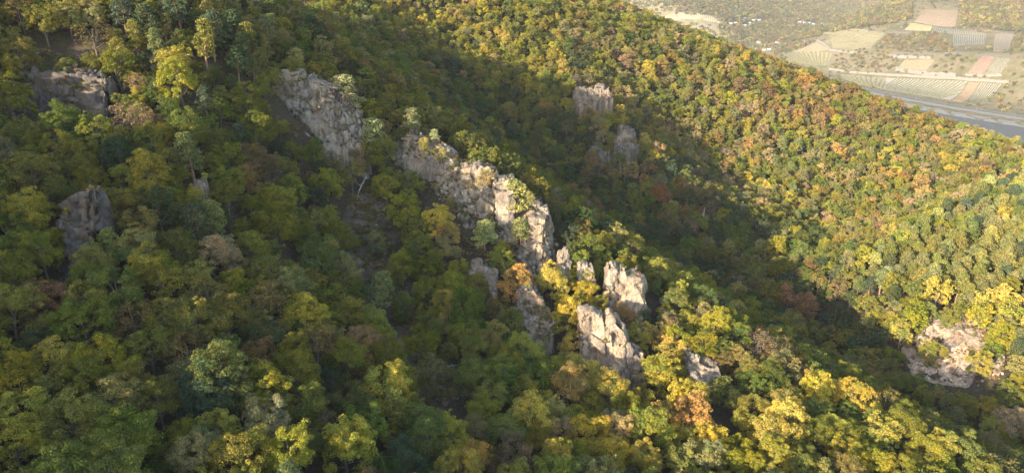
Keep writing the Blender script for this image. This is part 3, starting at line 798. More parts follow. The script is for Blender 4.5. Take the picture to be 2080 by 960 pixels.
def tower(root, px, ptop, pbot, wpx, D, thick, yaw=0, cols=3, rows=4, deep=2, jag=.12, lean=0.0, taper=.12, tone=(1, 1, 1), back=.85, tilt=0.0):
    """a jointed buttress of rock, filled with blocks where it shows"""
    p = W(px, pbot, D); q = W(px, ptop, D)
    h = (q[2] - p[2]) / 1.0 * (1 + 0.0) + 0.0
    h = max(h, .5); w = wpx / FPX * D
    z0 = min(p[2], float(land(p[0], p[1] + thick * .5))) - 1.5
    h = q[2] - z0
    rows = max(rows, int(round(rows * h / max(q[2] - p[2], 1) * .8)))
    ro = root.location
    Rz = Matrix.Rotation(math.radians(yaw), 4, 'Z') @ Matrix.Rotation(math.radians(tilt), 4, 'Y')
    base = Vector((p[0], p[1], z0)) - ro
    cs, ds = splits(cols, .3), splits(deep, .25)
    for k in range(deep):
        for c in range(cols):
            hc = h * (1 - max(jag, .15) * 1.5 * rr.random() ** 1.3) * (1 if k == 0 else 1 - (1 - back) * k / max(deep - 1, 1) * rr.uniform(.5, 1.2))
            hs = splits(rows, .45); off = rr.uniform(-.22, .22) * thick / deep; turn = rr.uniform(-.2, .2)
            for r in range(rows):
                inner = 0 < c < cols - 1 and 0 < k < deep - 1 and r < rows - 1
                if inner or (k == deep - 1 and k > 0 and r < rows * .4 and 0 < c < cols - 1): continue
                zc = (hs[r] + hs[r + 1]) / 2; sc = 1 - taper * zc
                cx = ((cs[c] + cs[c + 1]) / 2 - .5) * w * sc + lean * zc * h
                cy = ((ds[k] + ds[k + 1]) / 2) * thick * sc + (1 - sc) * thick * .5
                v = Rz @ Vector((cx, cy + off + rr.uniform(-.08, .08) * thick / deep, zc * hc))
                s = ((cs[c + 1] - cs[c]) * w * sc * rr.uniform(1.12, 1.35), (ds[k + 1] - ds[k]) * thick * sc * rr.uniform(1.1, 1.3), (hs[r + 1] - hs[r]) * hc * rr.uniform(1.1, 1.3))
                o = link('rock_block', rr.choice(BLOCKS), root, base + v, (rr.uniform(-.16, .16), math.radians(tilt) + rr.uniform(-.16, .16), math.radians(yaw) + turn + rr.uniform(-.10, .10) + rr.choice((0, math.pi))), s)
                o.color = (*tone, 1)
    hh = h * (1 - max(jag, .12) * 1.3) * .9
    o = link('rock_core', BLOCKS[0], root, base + Rz @ Vector((lean * hh * .5, thick * .5, hh * .5)), (0, math.radians(tilt), math.radians(yaw)), (w * (1 - taper * .6) * .9, thick * .9 * (1 - taper * .5), hh))
    o.color = (*[t * .8 for t in tone], 1)
def loc_of(px, py, D):
    p = W(px, py, D); return (p[0], p[1], float(land(p[0], p[1])))
def lying(root, poly, step, out=.8, tone=(1, 1, 1), big=1.15, keep=1.0):
    """angular blocks bedded in a rock slope inside a polygon of the view"""
    xs = [p[0] for p in poly]; ys = [p[1] for p in poly]
    y = min(ys)
    while y < max(ys):
        x = min(xs)
        while x < max(xs):
            qx, qy = x + rr.uniform(-.3, .3) * step, y + rr.uniform(-.3, .3) * step * .8
            if rr.random() < keep and bool(inside(qx, qy, poly)):
                p = hit(qx, qy)
                if p is not None:
                    D = p[1] * CT - (p[2] - CAM_H) * ST
                    e = 2.0
                    gx_ = (float(land(p[0] + e, p[1])) - float(land(p[0] - e, p[1]))) / (2 * e); gy_ = (float(land(p[0], p[1] + e)) - float(land(p[0], p[1] - e))) / (2 * e)
                    n = Vector((-gx_, -gy_, 1)).normalized()
                    n = (n + Vector((rr.uniform(-.25, .25), -.35 + rr.uniform(-.3, .2), rr.uniform(-.2, .2)))).normalized()
                    s = step / FPX * D * big
                    rot = n.to_track_quat('Z', 'Y').to_matrix().to_4x4() @ Matrix.Rotation(rr.uniform(-.4, .4), 4, 'Z')
                    v = Vector(p) + n * s * out * rr.uniform(-.35, .25) - root.location
                    o = link('rock_block', rr.choice(BLOCKS), root, v, rot.to_euler(), (s * rr.uniform(.8, 1.5), s * rr.uniform(.8, 1.3), s * rr.uniform(.7, 1.4)))
                    o.color = (*tone, 1)
            x += step
        y += step * .8
GREY, WARM, PINK, DARK = (.68, .66, .625), (.78, .74, .675), (.78, .70, .625), (.28, .28, .30)  # DARK has the shade of the left slope's rocks put into the tone

LEDGES = []
BVH = {}
from mathutils.bvhtree import BVHTree
def worley(P, cell, seed):
    """id, centre, and how near a joint lies, of the jittered cell each point falls in"""
    Q = P / np.array(cell); I = np.floor(Q).astype(int)
    d1 = np.full(len(P), 1e9); d2 = np.full(len(P), 1e9); cid = np.zeros((len(P), 3), int)
    for dx in (-1, 0, 1):
        for dy in (-1, 0, 1):
            for dz in (-1, 0, 1):
                J = I + (dx, dy, dz)
                hsh = (J[:, 0] * 73856093) ^ (J[:, 1] * 19349663) ^ (J[:, 2] * 83492791) ^ (seed * 2654435)
                rx = [(((hsh >> s) * 1103515245 + 12345) & 0x7fffffff) / 0x7fffffff for s in (0, 3, 7)]
                c = J + .12 + .76 * np.stack(rx, 1)
                d = np.abs(Q - c); d = d.max(1) * .6 + np.sqrt((d ** 2).sum(1)) * .4
                m = d < d1
                d2 = np.where(m, d1, np.minimum(d2, d)); cid[m] = J[m]; d1 = np.where(m, d, d1)
    return cid, d2 - d1
def mass(root, crest, foot, ratio=.35, thick=5.0, cell=(1.9, 1.9, 2.8), amp=.8, tone=(1, 1, 1), res=.42, steps=4, seed=1, sheet=False, back=8.0, shrubs=.03):
    """a continuous body of jointed rock between a crest line and a foot line; every joint-bounded block is a part"""
    cr = np.array(crest, float); ft = np.array(foot, float)
    s = np.r_[0, np.cumsum(np.hypot(np.diff(cr[:, 0]), np.diff(cr[:, 1])))]
    Dm = cr[:, 2].mean(); pxm = res * FPX / Dm
    nu = max(6, int(s[-1] / pxm)); t = np.linspace(0, s[-1], nu)
    f = lambda a: np.interp(t, s, a)
    cx, cy, cD, fx, fy = f(cr[:, 0]), f(cr[:, 1]), f(cr[:, 2]), f(ft[:, 0]), f(ft[:, 1])
    nv = max(4, int((fy - cy).max() / pxm))
    rs = np.random.RandomState(seed)
    rows = []
    top = np.array([W(a, b, c) for a, b, c in zip(cx, cy, cD)])
    hgt = (fy - cy) / FPX * cD
    if sheet:
        G_ = np.zeros((nv + 1, nu, 3))
        for j in range(nv + 1):
            v = j / nv
            for i in range(nu):
                p = hit(cx[i] * (1 - v) + fx[i] * v, cy[i] * (1 - v) + fy[i] * v)
                G_[j, i] = p
        G_[:, :, 2] += .5
        first = 0
    else:
        bot = np.array([W(a, b, c - h * ratio) for a, b, c, h in zip(fx, fy, cD, hgt)])
        tk = thick * np.clip(hgt / 4.0, .15, 1)
        rows.append(top + np.stack([0 * tk, tk * 1.3, -np.minimum(back, hgt + 3)], 1))
        rows.append(top + np.stack([0 * tk, tk * 1.1, -np.minimum(back, hgt + 3) * .5], 1))
        rows.append(top + np.stack([0 * tk, tk, -.5 + 0 * tk], 1))
        nt = max(2, int(thick / res / 1.6))
        for k in range(nt, 0, -1): rows.append(top + np.stack([0 * tk, tk * (k - .5) / nt, .15 + 0 * tk], 1))
        first = 2
        for j in range(nv + 1):
            v = j / nv
            q = v * steps + .35 * np.sin(t / s[-1] * 9 + seed); w = (np.floor(q) + np.clip((q - np.floor(q) - .55) / .45, 0, 1)) / steps
            w = np.clip(.35 * v + .65 * w, 0, 1) if j < nv else np.ones(nu)
            p = np.empty((nu, 3)); p[:, 2] = top[:, 2] * (1 - v) + bot[:, 2] * v
            for c in (0, 1): p[:, c] = top[:, c] * (1 - w) + bot[:, c] * w
            if j < nv * .92:
                p[:, 2] = np.maximum(p[:, 2], land(p[:, 0], p[:, 1]) + .35)
            rows.append(p)
        low = bot + np.array([0, -.6, -4.0]); low[:, 2] = np.minimum(low[:, 2], land(low[:, 0], low[:, 1]) - 1.2); rows.append(low)
        G_ = np.array(rows)
    R, U = G_.shape[:2]
    du = np.gradient(G_, axis=1); dv = np.gradient(G_, axis=0)
    nrm = np.cross(du, dv); nrm = -nrm if (nrm[R // 2, :, 1].mean() > 0 or (sheet and nrm[R // 2, :, 2].mean() < 0)) else nrm
    nrm /= np.linalg.norm(nrm, axis=2)[:, :, None] + 1e-9
    P = G_.reshape(-1, 3); Nn = nrm.reshape(-1, 3)
    rot = np.array(Matrix.Rotation(.35 + seed * .13, 3, 'Z') @ Matrix.Rotation(.14, 3, 'X') @ Matrix.Rotation(-.10, 3, 'Y'))
    L = P @ rot
    wob = np.stack([noise2(L[:, 1], L[:, 2], 5, seed + 3), noise2(L[:, 0], L[:, 2], 5, seed + 4), noise2(L[:, 0], L[:, 1], 5, seed + 5)], 1) * .2
    cid, joint = worley(L + wob, cell, seed)
    big, jb = worley(L + wob * 2, tuple(c * 2.7 for c in cell), seed + 50)
    rnd3 = lambda I, k: (np.abs(np.sin(I[:, 0] * 12.9898 + I[:, 1] * 78.233 + I[:, 2] * 37.719 + k * 4.137) * 43758.5453) % 1) * 2 - 1
    fr = np.where(rnd3(big, 9) > -.25, 1.0, 0.0)        # some faces stay whole, others are shattered
    if sheet: fr[:] = np.where(rnd3(big, 9) > .1, 1.0, 0.0)
    key3 = np.where(fr[:, None] > .5, cid, big + 5000) * 4 + np.where(Nn[:, 2] > .62, 1, 0)[:, None]
    uq, inv = np.unique(key3, axis=0, return_inverse=True); inv = inv.ravel()
    cnt = np.bincount(inv).astype(float)
    mean = lambda A: np.stack([np.bincount(inv, A[:, k]) / cnt for k in range(3)], 1)
    cc, nn = mean(P), mean(Nn)
    tilt3 = np.stack([rnd3(uq, k) for k in (1, 2, 3)], 1) * (.10 if sheet else .22)
    nn = nn / (np.linalg.norm(nn, axis=1)[:, None] + 1e-9) + tilt3; nn /= np.linalg.norm(nn, axis=1)[:, None] + 1e-9
    off = amp * .55 * rnd3(uq, 0)
    n_ = nn[inv]
    dd = ((P - cc[inv]) * n_).sum(1)
    d = off[inv] + amp * .45 * rnd3(big, 5)
    crack = amp * (.35 if sheet else .75) * (joint < .08) * fr + amp * .55 * (jb < .05)
    if not sheet: d[:U * first] *= .4; crack[:U * first] = 0; dd[:U * first] *= .3
    P2 = P + n_ * (d - crack - np.clip(dd, -2.5, 2.5) * .88)[:, None] + rs.normal(size=P.shape) * .03
    if not sheet: P2[U * first:U * (R - nv - 2), 2] += np.clip(d[U * first:U * (R - nv - 2)], -.6, 1.2) * .6
    idx = np.arange(R * U).reshape(R, U)
    F = np.stack([idx[:-1, :-1], idx[1:, :-1], idx[1:, 1:], idx[:-1, 1:]], -1).reshape(-1, 4)
    fc = cid[F[:, 0]]
    BVH[root.name] = BVHTree.FromPolygons([tuple(q) for q in P2], [tuple(int(k) for k in q) for q in F])
    ro = np.array(root.location)
    keys = {}
    backrow = np.repeat(np.arange(R - 1), U - 1) < first
    for i, k in enumerate(map(tuple, fc)):
        keys.setdefault('core' if backrow[i] else k, []).append(i)
    core = keys.pop('core', [])
    lst = sorted(keys.items(), key=lambda kv: -len(kv[1]))
    parts = [fi for k, fi in lst if len(fi) >= 8][:260]
    used = {id(x) for x in parts}
    for k, fi in lst:
        if id(fi) not in used: core += fi
    def piece(nm, fi, tn):
        f_ = F[fi]; u, inv = np.unique(f_, return_inverse=True)
        o = link(nm, mesh(nm, P2[u] - ro, inv.reshape(f_.shape), [M['rock']]), root); o.color = (*tn, 1)
        return o
    for fi in parts: piece('rock_block', fi, tone)
    if core: piece('rock_mass', core, tuple(x * .92 for x in tone))
    up = np.nonzero((Nn[:, 2] > .45) & (np.repeat(np.arange(R), U) > first))[0]
    for i in up[rs.rand(len(up)) < shrubs]: LEDGES.append(tuple(P2[i] - np.array([0, 0, .15])))
# the ledged cliff at the top of the spur
c = outcrop('cliff', 'stepped grey cliff with overhanging top ledge at the upper end of the ridge', 'cliff', loc_of(640, 260, 210))
mass(c, [(518,196,202),(522,156,202),(545,151,202),(575,150,203),(605,149,204),(624,152,205),(628,160,206),(645,163,206),(658,168,206),(668,178,206),(690,180,207),(695,198,207),(705,212,208),(722,226,209),(735,244,210),(745,252,210),(750,280,210)],
        [(518,200),(524,212),(545,222),(575,230),(605,245),(622,290),(640,305),(655,308),(668,306),(688,304),(694,302),(705,302),(722,300),(735,298),(745,295),(748,290),(750,285)], .16, 4, (2.3,2.3,4.4), 1.2, GREY, steps=3, seed=3, shrubs=.02, back=4.0)
# the lookout
c = outcrop('lookout_rock', 'flat-topped boulders of the lookout below the windswept pine', 'rock', loc_of(850, 285, 223))
mass(c, [(776,290,226),(782,272,226),(800,274,225),(816,282,224),(818,274,223),(845,273,223),(850,280,222),(868,283,221),(880,290,220),(896,298,219),(910,304,218),(924,316,217),(930,340,216)],
        [(776,296),(782,318),(800,330),(816,330),(818,330),(845,328),(850,330),(868,335),(880,340),(896,345),(910,348),(924,350),(930,346)], .8, 5, (1.8,1.8,1.8), .7, WARM, steps=3, seed=5, shrubs=.05)
tower(c, 831, 272, 292, 28, 221.5, 4, 5, 1, 2, 1, .02, tone=WARM); tower(c, 872, 288, 306, 14, 219, 3, -5, 1, 2, 1, .1, tone=GREY)
# the big crag
c = outcrop('crag', 'big sunlit crag of jointed pale blocks midway down the ridge', 'crag', loc_of(1020, 450, 203))
mass(c, [(878,372,214),(884,352,213),(915,348,212),(945,340,211),(968,336,210),(992,338,209),(1004,352,208),(1009,371,207),(1026,366,206),(1040,372,205),(1047,395,204.5),(1052,425,204),(1064,424,203),(1070,411,203),(1094,415,202),(1104,428,201),(1110,450,200),(1118,482,199.5),(1126,512,199),(1134,545,198),(1137,575,197)],
        [(878,385),(884,400),(915,440),(930,478),(945,500),(965,515),(985,520),(1005,525),(1022,532),(1035,545),(1042,556),(1050,575),(1058,592),(1066,600),(1080,604),(1092,602),(1104,600),(1114,595),(1122,590),(1130,585),(1137,580)], .5, 7, (1.9,1.8,4.4), 1.2, WARM, steps=4, seed=8, res=.40, shrubs=.03)
tower(c, 1026, 366, 440, 34, 201.5, 4, -3, 2, 5, 1, .04, tone=WARM, taper=.05); tower(c, 1088, 414, 500, 34, 198, 4, -8, 2, 5, 1, .06, tone=PINK)
# pinnacles between the crag and the tower
c = outcrop('rock_pinnacle', 'narrow grey rock pinnacle at the right foot of the big crag', 'rock', loc_of(1146, 560, 193), 'rock pinnacles along the ridge')
mass(c, [(1130,560,193),(1133,525,193),(1141,516,193),(1146,506,193),(1153,506,193),(1158,520,193),(1160,562,193)], [(1130,566),(1133,575),(1141,578),(1146,578),(1153,577),(1158,574),(1160,568)], .12, 4, (1.2,1.2,2), .5, GREY, steps=2, seed=11, shrubs=0)
c = outcrop('rock_pinnacle', 'low row of rock teeth between the crag and the twin tower', 'rock', loc_of(1190, 570, 190), 'rock pinnacles along the ridge')
mass(c, [(1172,560,190),(1175,536,190),(1182,532,190),(1186,540,190),(1194,536,189.5),(1199,546,189.5),(1206,545,189),(1209,570,189)], [(1172,566),(1175,572),(1182,574),(1186,575),(1194,576),(1199,576),(1206,575),(1209,572)], .12, 3, (1.1,1.1,1.8), .5, WARM, steps=2, seed=12, shrubs=0)
c = outcrop('rock_tower', 'twin-topped free-standing rock tower with a cleft, lit from the left', 'rock', loc_of(1275, 625, 186))
mass(c, [(1233,625,186),(1236,575,186),(1241,551,186),(1250,548,186),(1256,552,186),(1260,549,186),(1270,550,186),(1273,566,186),(1280,568,186),(1288,560,186),(1300,561,186),(1307,572,186),(1312,595,186),(1317,635,186)],
        [(1233,632),(1236,640),(1241,645),(1250,650),(1256,652),(1260,653),(1270,655),(1273,656),(1280,656),(1288,656),(1300,654),(1307,650),(1312,646),(1317,640)], .16, 7, (1.8,1.8,4.0), .8, WARM, steps=2, seed=14, shrubs=.01)
c = outcrop('rock_pillar', 'tall split rock pillar with a smooth pinkish face above golden trees', 'rock', loc_of(1250, 760, 164))
mass(c, [(1178,690,166),(1183,645,166),(1192,637,166),(1208,640,166),(1218,648,165.5),(1226,650,165.5),(1230,672,165),(1234,652,165),(1242,647,164.5),(1256,656,164.5),(1268,666,164),(1276,690,164),(1283,725,164),(1292,718,163.5),(1303,728,163.5),(1309,765,163.5)],
        [(1178,700),(1183,728),(1192,738),(1208,750),(1218,765),(1226,775),(1230,778),(1234,780),(1242,782),(1256,782),(1268,782),(1276,780),(1283,778),(1292,778),(1303,776),(1309,770)], .18, 6, (2.6,2.2,5.0), .65, PINK, steps=2, seed=15, shrubs=.01)
c = outcrop('rock_outcrop', 'jagged broken rocks sloping down at the lower end of the ridge', 'rock', loc_of(1445, 790, 163), 'smaller outcrops on the ridge')
mass(c, [(1396,745,166),(1401,720,166),(1412,724,165.5),(1424,736,165),(1438,744,164.5),(1452,744,164),(1462,752,163),(1470,790,162),(1484,830,160),(1500,850,159),(1506,875,158)], [(1396,752),(1401,775),(1412,792),(1424,805),(1438,815),(1452,825),(1462,835),(1470,850),(1484,870),(1500,882),(1506,884)], .25, 5, (1.4,1.4,1.9), .7, GREY, steps=3, seed=17)
c = outcrop('rock_outcrop', 'brown blocky rocks under orange leaves below the big crag', 'rock', loc_of(1085, 670, 172), 'smaller outcrops on the ridge')
mass(c, [(1046,640,176),(1052,600,176),(1068,588,175),(1085,590,175),(1100,610,174),(1116,640,173),(1126,668,172)], [(1046,650),(1052,670),(1068,690),(1085,698),(1100,696),(1116,690),(1126,676)], .4, 5, (1.5,1.5,2.0), .7, PINK, steps=4, seed=19)
c = outcrop('rock_outcrop', 'small grey cracked rocks beside the pale pine below the crag', 'rock', loc_of(985, 570, 180), 'smaller outcrops on the ridge')
mass(c, [(952,560,183),(958,540,183),(975,536,182),(992,546,181),(1008,556,180),(1012,580,180)], [(952,566),(958,578),(975,590),(992,598),(1008,596),(1012,586)], .4, 4, (1.4,1.4,1.8), .6, GREY, steps=3, seed=21)
# left slope
c = outcrop('slab_wall', 'dark shaded slab wall below a bare brown ledge among trees', 'cliff', loc_of(130, 195, 166))
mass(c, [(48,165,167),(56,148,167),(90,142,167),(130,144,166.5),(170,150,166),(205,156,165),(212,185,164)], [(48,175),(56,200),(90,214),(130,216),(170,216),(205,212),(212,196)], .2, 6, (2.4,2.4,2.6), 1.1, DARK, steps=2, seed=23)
c = outcrop('boulder_stack', 'shaded grey boulder with a dry brown top in the left wood', 'rock', loc_of(155, 500, 124))
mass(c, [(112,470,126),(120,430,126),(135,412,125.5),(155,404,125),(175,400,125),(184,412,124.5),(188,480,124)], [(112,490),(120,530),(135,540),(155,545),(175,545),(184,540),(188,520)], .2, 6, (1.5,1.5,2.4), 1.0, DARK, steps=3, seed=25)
c = outcrop('rock_outcrop', 'small pale rock half buried in trees left of the scree', 'rock', loc_of(402, 380, 150), 'smaller outcrops on the ridge')
mass(c, [(390,382,149),(393,370,149),(402,365,148),(411,370,148),(415,383,147)], [(386,386),(390,394),(402,398),(414,396),(418,388)], .3, 4, (1.4,1.4,1.5), .5, GREY, steps=2, seed=27)
# far spur
c = outcrop('rock_outcrop', 'brown rock band above the yellow bushes on the far spur', 'rock', loc_of(1205, 205, 372), 'outcrops on the far spur')
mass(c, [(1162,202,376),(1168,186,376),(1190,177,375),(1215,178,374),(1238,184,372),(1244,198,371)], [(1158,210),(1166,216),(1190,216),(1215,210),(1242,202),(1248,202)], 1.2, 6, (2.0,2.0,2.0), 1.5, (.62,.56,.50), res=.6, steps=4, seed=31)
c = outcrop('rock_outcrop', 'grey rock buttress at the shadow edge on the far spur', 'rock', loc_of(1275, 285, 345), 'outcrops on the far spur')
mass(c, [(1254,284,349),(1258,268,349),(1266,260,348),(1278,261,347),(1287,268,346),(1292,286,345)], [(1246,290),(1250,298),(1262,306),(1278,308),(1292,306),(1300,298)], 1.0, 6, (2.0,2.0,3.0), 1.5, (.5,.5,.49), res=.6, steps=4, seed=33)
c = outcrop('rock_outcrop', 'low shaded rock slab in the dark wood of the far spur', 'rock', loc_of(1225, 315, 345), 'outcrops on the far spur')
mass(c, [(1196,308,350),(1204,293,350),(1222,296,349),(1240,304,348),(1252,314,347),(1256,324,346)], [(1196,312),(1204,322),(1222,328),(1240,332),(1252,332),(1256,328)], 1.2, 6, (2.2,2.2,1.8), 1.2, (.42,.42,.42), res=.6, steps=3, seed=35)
# quarry on the right
c = outcrop('quarry_face', 'pale pinkish broken rock face in the sunlit wooded slope', 'rock face', loc_of(1925, 720, 218))
mass(c, [(1830,712,220),(1846,692,220),(1868,676,220),(1884,655,220),(1894,636,220),(1930,630,220),(1968,636,220),(1990,644,220),(2001,668,220),(2004,690,220)],
        [(1832,730),(1846,762),(1868,772),(1884,776),(1894,780),(1930,786),(1968,790),(1982,760),(1992,725),(2003,695)], cell=(3.4,3.0,2.4), amp=.5, tone=(1.08,.93,.81), sheet=True, res=.5, seed=41, shrubs=.02)
c = outcrop('quarry_face', 'small pale rubble patch beside the quarried face at its right', 'rock face', loc_of(2015, 740, 212))
mass(c, [(1998,720,214),(2008,708,214),(2026,706,214),(2040,726,214)], [(2000,750),(2010,765),(2028,768),(2040,740)], cell=(1.6,1.6,1.4), amp=.7, tone=(1.1,.97,.86), sheet=True, res=.5, seed=43, shrubs=.02)

# pines and bushes rooted on the rocks themselves: base pixel, depth, height in pixels, kind, tint, label
RIDGE = [
 (833,276,223.5,52,'ridge_pine','palepine','windswept pine on the lookout rock, leaning over the visitors'),
 (700,192,213,34,'ridge_pine','palepine','small bright pine leaning out behind the top of the ledged cliff'),
 (603,150,212,46,'ridge_pine','palepine','bright yellow-green pine standing above the ledged upper cliff'),
 (757,300,214,54,'ridge_pine','palepine','pale pine between the ledged cliff and the lookout rock'),
 (897,338,216,34,'ridge_pine','palepine','low pale pine at the right end of the lookout rocks'),
 (884,292,222,28,'ridge_pine','palepine','small pale pine just behind the right boulders of the lookout'),
 (1050,428,203,58,'ridge_pine','palepine','tall thin pine in the notch right of the big crag'),
 (1078,428,202,36,'ridge_pine','palepine','bushy pine beside the thin one in the crag notch'),
 (984,532,196,84,'ridge_pine','palepine','large pale pine standing against the foot of the big crag'),
 (1058,492,198,50,'ridge_pine','palepine','pale pine growing on the right face of the big crag'),
 (916,442,206,42,'ridge_pine','pine','small grey-green pine on the left flank of the big crag'),
 (985,392,207,52,'sparse','tan','pale yellowish bush on the upper ledge of the big crag'),
 (862,314,219,34,'broad','gold','golden bush on the front of the lookout rock'),
 (885,322,218,22,'broad','ygreen','small yellow bush below the right lookout boulders'),
 (1022,540,196,56,'broad','ygreen','bright yellow-green tree beside the pale pine under the crag'),
 (955,385,209,22,'sparse','brown','dry brown bush on the upper left ledge of the big crag'),
 (930,372,211,20,'sparse','tan','dry tan bush on the brown slope left of the crag top'),
 (1040,520,197,24,'sparse','brown','dull brown bush low on the big crag face'),
]
for px, pb, D, hpx, key, tint, label in RIDGE:
    p = W(px, pb, D); z = float(land(p[0], p[1]))
    for b in BVH.values():
        h = b.ray_cast(Vector((p[0], p[1], p[2] + 7)), Vector((0, 0, -1)))
        if h[0] is not None: z = max(z, h[0].z)
    Ht = max(hpx / FPX * D / .96 + (p[2] - z), 2.0)
    cm, tm, H, R = PROTO[key][(px + pb) % len(PROTO[key])]
    s = Ht / H; w = s * (1.15 if 'pine' in key else 1.0)
    root = outcrop('pine_tree' if 'pine' in key else 'ledge_bush', label, 'pine tree' if 'pine' in key else 'bush', (p[0], p[1], z - .1), 'pines on the ridge and the right hillside' if 'pine' in key else 'bushes on the rocks')
    root.rotation_euler = (0, .12 if px == 833 else 0, rnd.uniform(0, 6.28) if px != 833 else 0); root.scale = (w, w, s)
    col = vary(TINT[tint])
    k = link('crown', cm, root); k.color = (*col, 1)
    link('trunk', tm, root)
# ------------------------------------------------------------ the wide valley beyond the crest
M['water'], nt, out = new_mat('river_water'); N = NB(nt)
b = N('ShaderNodeBsdfPrincipled', i_Roughness=.5); b.inputs['Base Color'].default_value = (.085, .082, .075, 1); b.inputs['Specular IOR Level'].default_value = .05; b.inputs['IOR'].default_value = 1.12
bp = N('ShaderNodeBump', i_Strength=.25, i_Distance=.3, i_Height=N.noise(N('ShaderNodeNewGeometry').outputs['Position'], .25, 4)); nt.links.new(bp.outputs[0], b.inputs['Normal'])
nt.links.new(b.outputs[0], out.inputs[0])
wv = [(560, -900, 0), (1000, -900, 0), (1000, 1000, 0), (900, 2000, 0), (500, 2700, 0), (-1200, 2800, 0), (-1200, 2000, 0), (100, 2000, 0), (420, 1500, 0)]
tag(link('river', mesh('river', wv, [tuple(range(9))], [M['water']])), 'calm grey river in the wide valley', None, None, 'structure')
M['stone_bank'] = plain('pale_stones', (.13, .12, .105), nscale=.5, coord='Object')
M['asphalt'] = plain('grey_road', (.10, .096, .09), nscale=.2)
M['ballast'] = plain('railway_ballast', (.115, .11, .10), nscale=.4)
M['track'] = plain('pale_track', (.105, .09, .07), nscale=.2)
M['wall'] = plain('pale_dry_stone', (.16, .14, .112), nscale=.6, amt=.4)
M['steel'] = plain('galvanised_steel', (.11, .10, .095), .7)
M['white'] = plain('white_paint', (.27, .27, .26), .5, amt=.08)
M['redroof'] = plain('red_roof', (.34, .13, .09), .8)
M['greyroof'] = plain('grey_roof', (.30, .30, .31), .8)
M['glass'] = plain('dark_glass', (.04, .05, .06), .15, amt=.1)

def world_line(px_pts, n):
    """points along a line of the view, on the ground, evenly spaced"""
    if isinstance(px_pts, np.ndarray): P = px_pts
    else: P = np.array([p for p in (hit(*p) for p in px_pts) if p is not None])
    s = np.r_[0, np.cumsum(np.linalg.norm(np.diff(P[:, :2], axis=0), axis=1))]
    t = np.linspace(0, s[-1], n)
    x = np.interp(t, s, P[:, 0]); y = np.interp(t, s, P[:, 1])
    return np.stack([x, y, land(x, y)], 1)
def strip(name, px_pts, w, mat, up=.12, n=40, label=None):
    """a road or bank laid over the land, with edges that go down into it"""
    L = world_line(px_pts, n); V = []; F = []
    for i in range(n):
        d = L[min(i + 1, n - 1)] - L[max(i - 1, 0)]; k = np.array([-d[1], d[0], 0]); k /= np.linalg.norm(k) + 1e-9
        a, b_ = L[i] + k * w / 2, L[i] - k * w / 2
        za, zb_ = float(land(a[0], a[1])), float(land(b_[0], b_[1]))
        a[2] = za + up; b_[2] = zb_ + up
        m = L[i] + [0, 0, up + .02]; m[2] = max(m[2], (a[2] + b_[2]) / 2)
        V += [a - [0, 0, .5], a, m, b_, b_ - [0, 0, .5]]
        if i: o = 5 * i; F += [(o - 5 + j, o - 4 + j, o + 1 + j, o + j) for j in range(4)]
    return tag(link(name, mesh(name, V, F, [mat])), label, None, None, 'structure')
def bank_line(off, n, s0=1000, s1=3300):
    """points at a constant distance from the water line"""
    L = np.r_[0, np.cumsum(np.hypot(*np.diff(BANK, axis=0).T))]
    s = np.linspace(s0, min(s1, L[-1] - 5), n)
    f = lambda q: np.stack([np.interp(q, L, BANK[:, 0]), np.interp(q, L, BANK[:, 1])], 1)
    k = np.arange(-60, 61, 10)
    P = np.mean([f(np.clip(s + j, 0, L[-1])) for j in k], 0)
    d = np.gradient(P, axis=0); d /= np.linalg.norm(d, axis=1)[:, None]
    Q = P + np.stack([d[:, 1], -d[:, 0]], 1) * off
    return np.column_stack([Q, land(Q[:, 0], Q[:, 1])])
strip('stone_bank', bank_line(15, 110), 30, M['stone_bank'], .15, 110, 'pale stony river bank at low water')
strip('railway', bank_line(56, 110), 22, M['ballast'], .15, 110, 'railway line on a grey bed along the river')
strip('riverside_road', bank_line(83, 110), 10, M['asphalt'], .15, 110, 'road that follows the river below the vineyards')
strip('farm_track', bank_line(128, 110), 9, M['track'], .15, 110, 'pale track at the foot of the long vineyard')
strip('farm_track', [(1838, 47), (1880, 53), (1945, 60), (2058, 69)], 6, M['track'], .5, 30, 'pale track between the upper vineyards')
strip('farm_track', [(1600, 86), (1680, 68), (1780, 66), (1850, 66)], 7, M['track'], .5, 30, 'pale track above the yellow vineyard')
strip('farm_track', [(1652, 82), (1672, 92), (1690, 101), (1710, 107), (1745, 106)], 7, M['track'], .5, 30, 'pale track bending round the yellow vineyard')
strip('farm_track', [(1815, 108), (1930, 108), (2050, 115)], 6, M['track'], .5, 30, 'pale track across the middle terraces')
strip('farm_track', [(1325, 53), (1400, 52), (1450, 54)], 8, M['track'], .5, 30, 'pale track below the far small vineyard')
# rails
def rails():
    for k, off in enumerate((-3.6, -2.1, 2.1, 3.6)):
        L = bank_line(56, 60); V = []; F = []
        for i in range(60):
            d = L[min(i + 1, 59)] - L[max(i - 1, 0)]; q = np.array([-d[1], d[0], 0]); q /= np.linalg.norm(q)
            c = L[i] + q * off; c[2] = float(land(c[0], c[1])) + .4
            c[2] = max(c[2], L[i][2] + .4)
            V += [c - q * .15 - [0, 0, .3], c - q * .15, c + q * .15, c + q * .15 - [0, 0, .3]]
            if i: o = 4 * i; F += [(o - 4, o - 3, o + 1, o), (o - 3, o - 2, o + 2, o + 1), (o - 2, o - 1, o + 3, o + 2)]
        tag(link('rail', mesh('rail', V, F, [M['steel']])), 'steel rail of the riverside railway', None, None, 'structure')
rails()
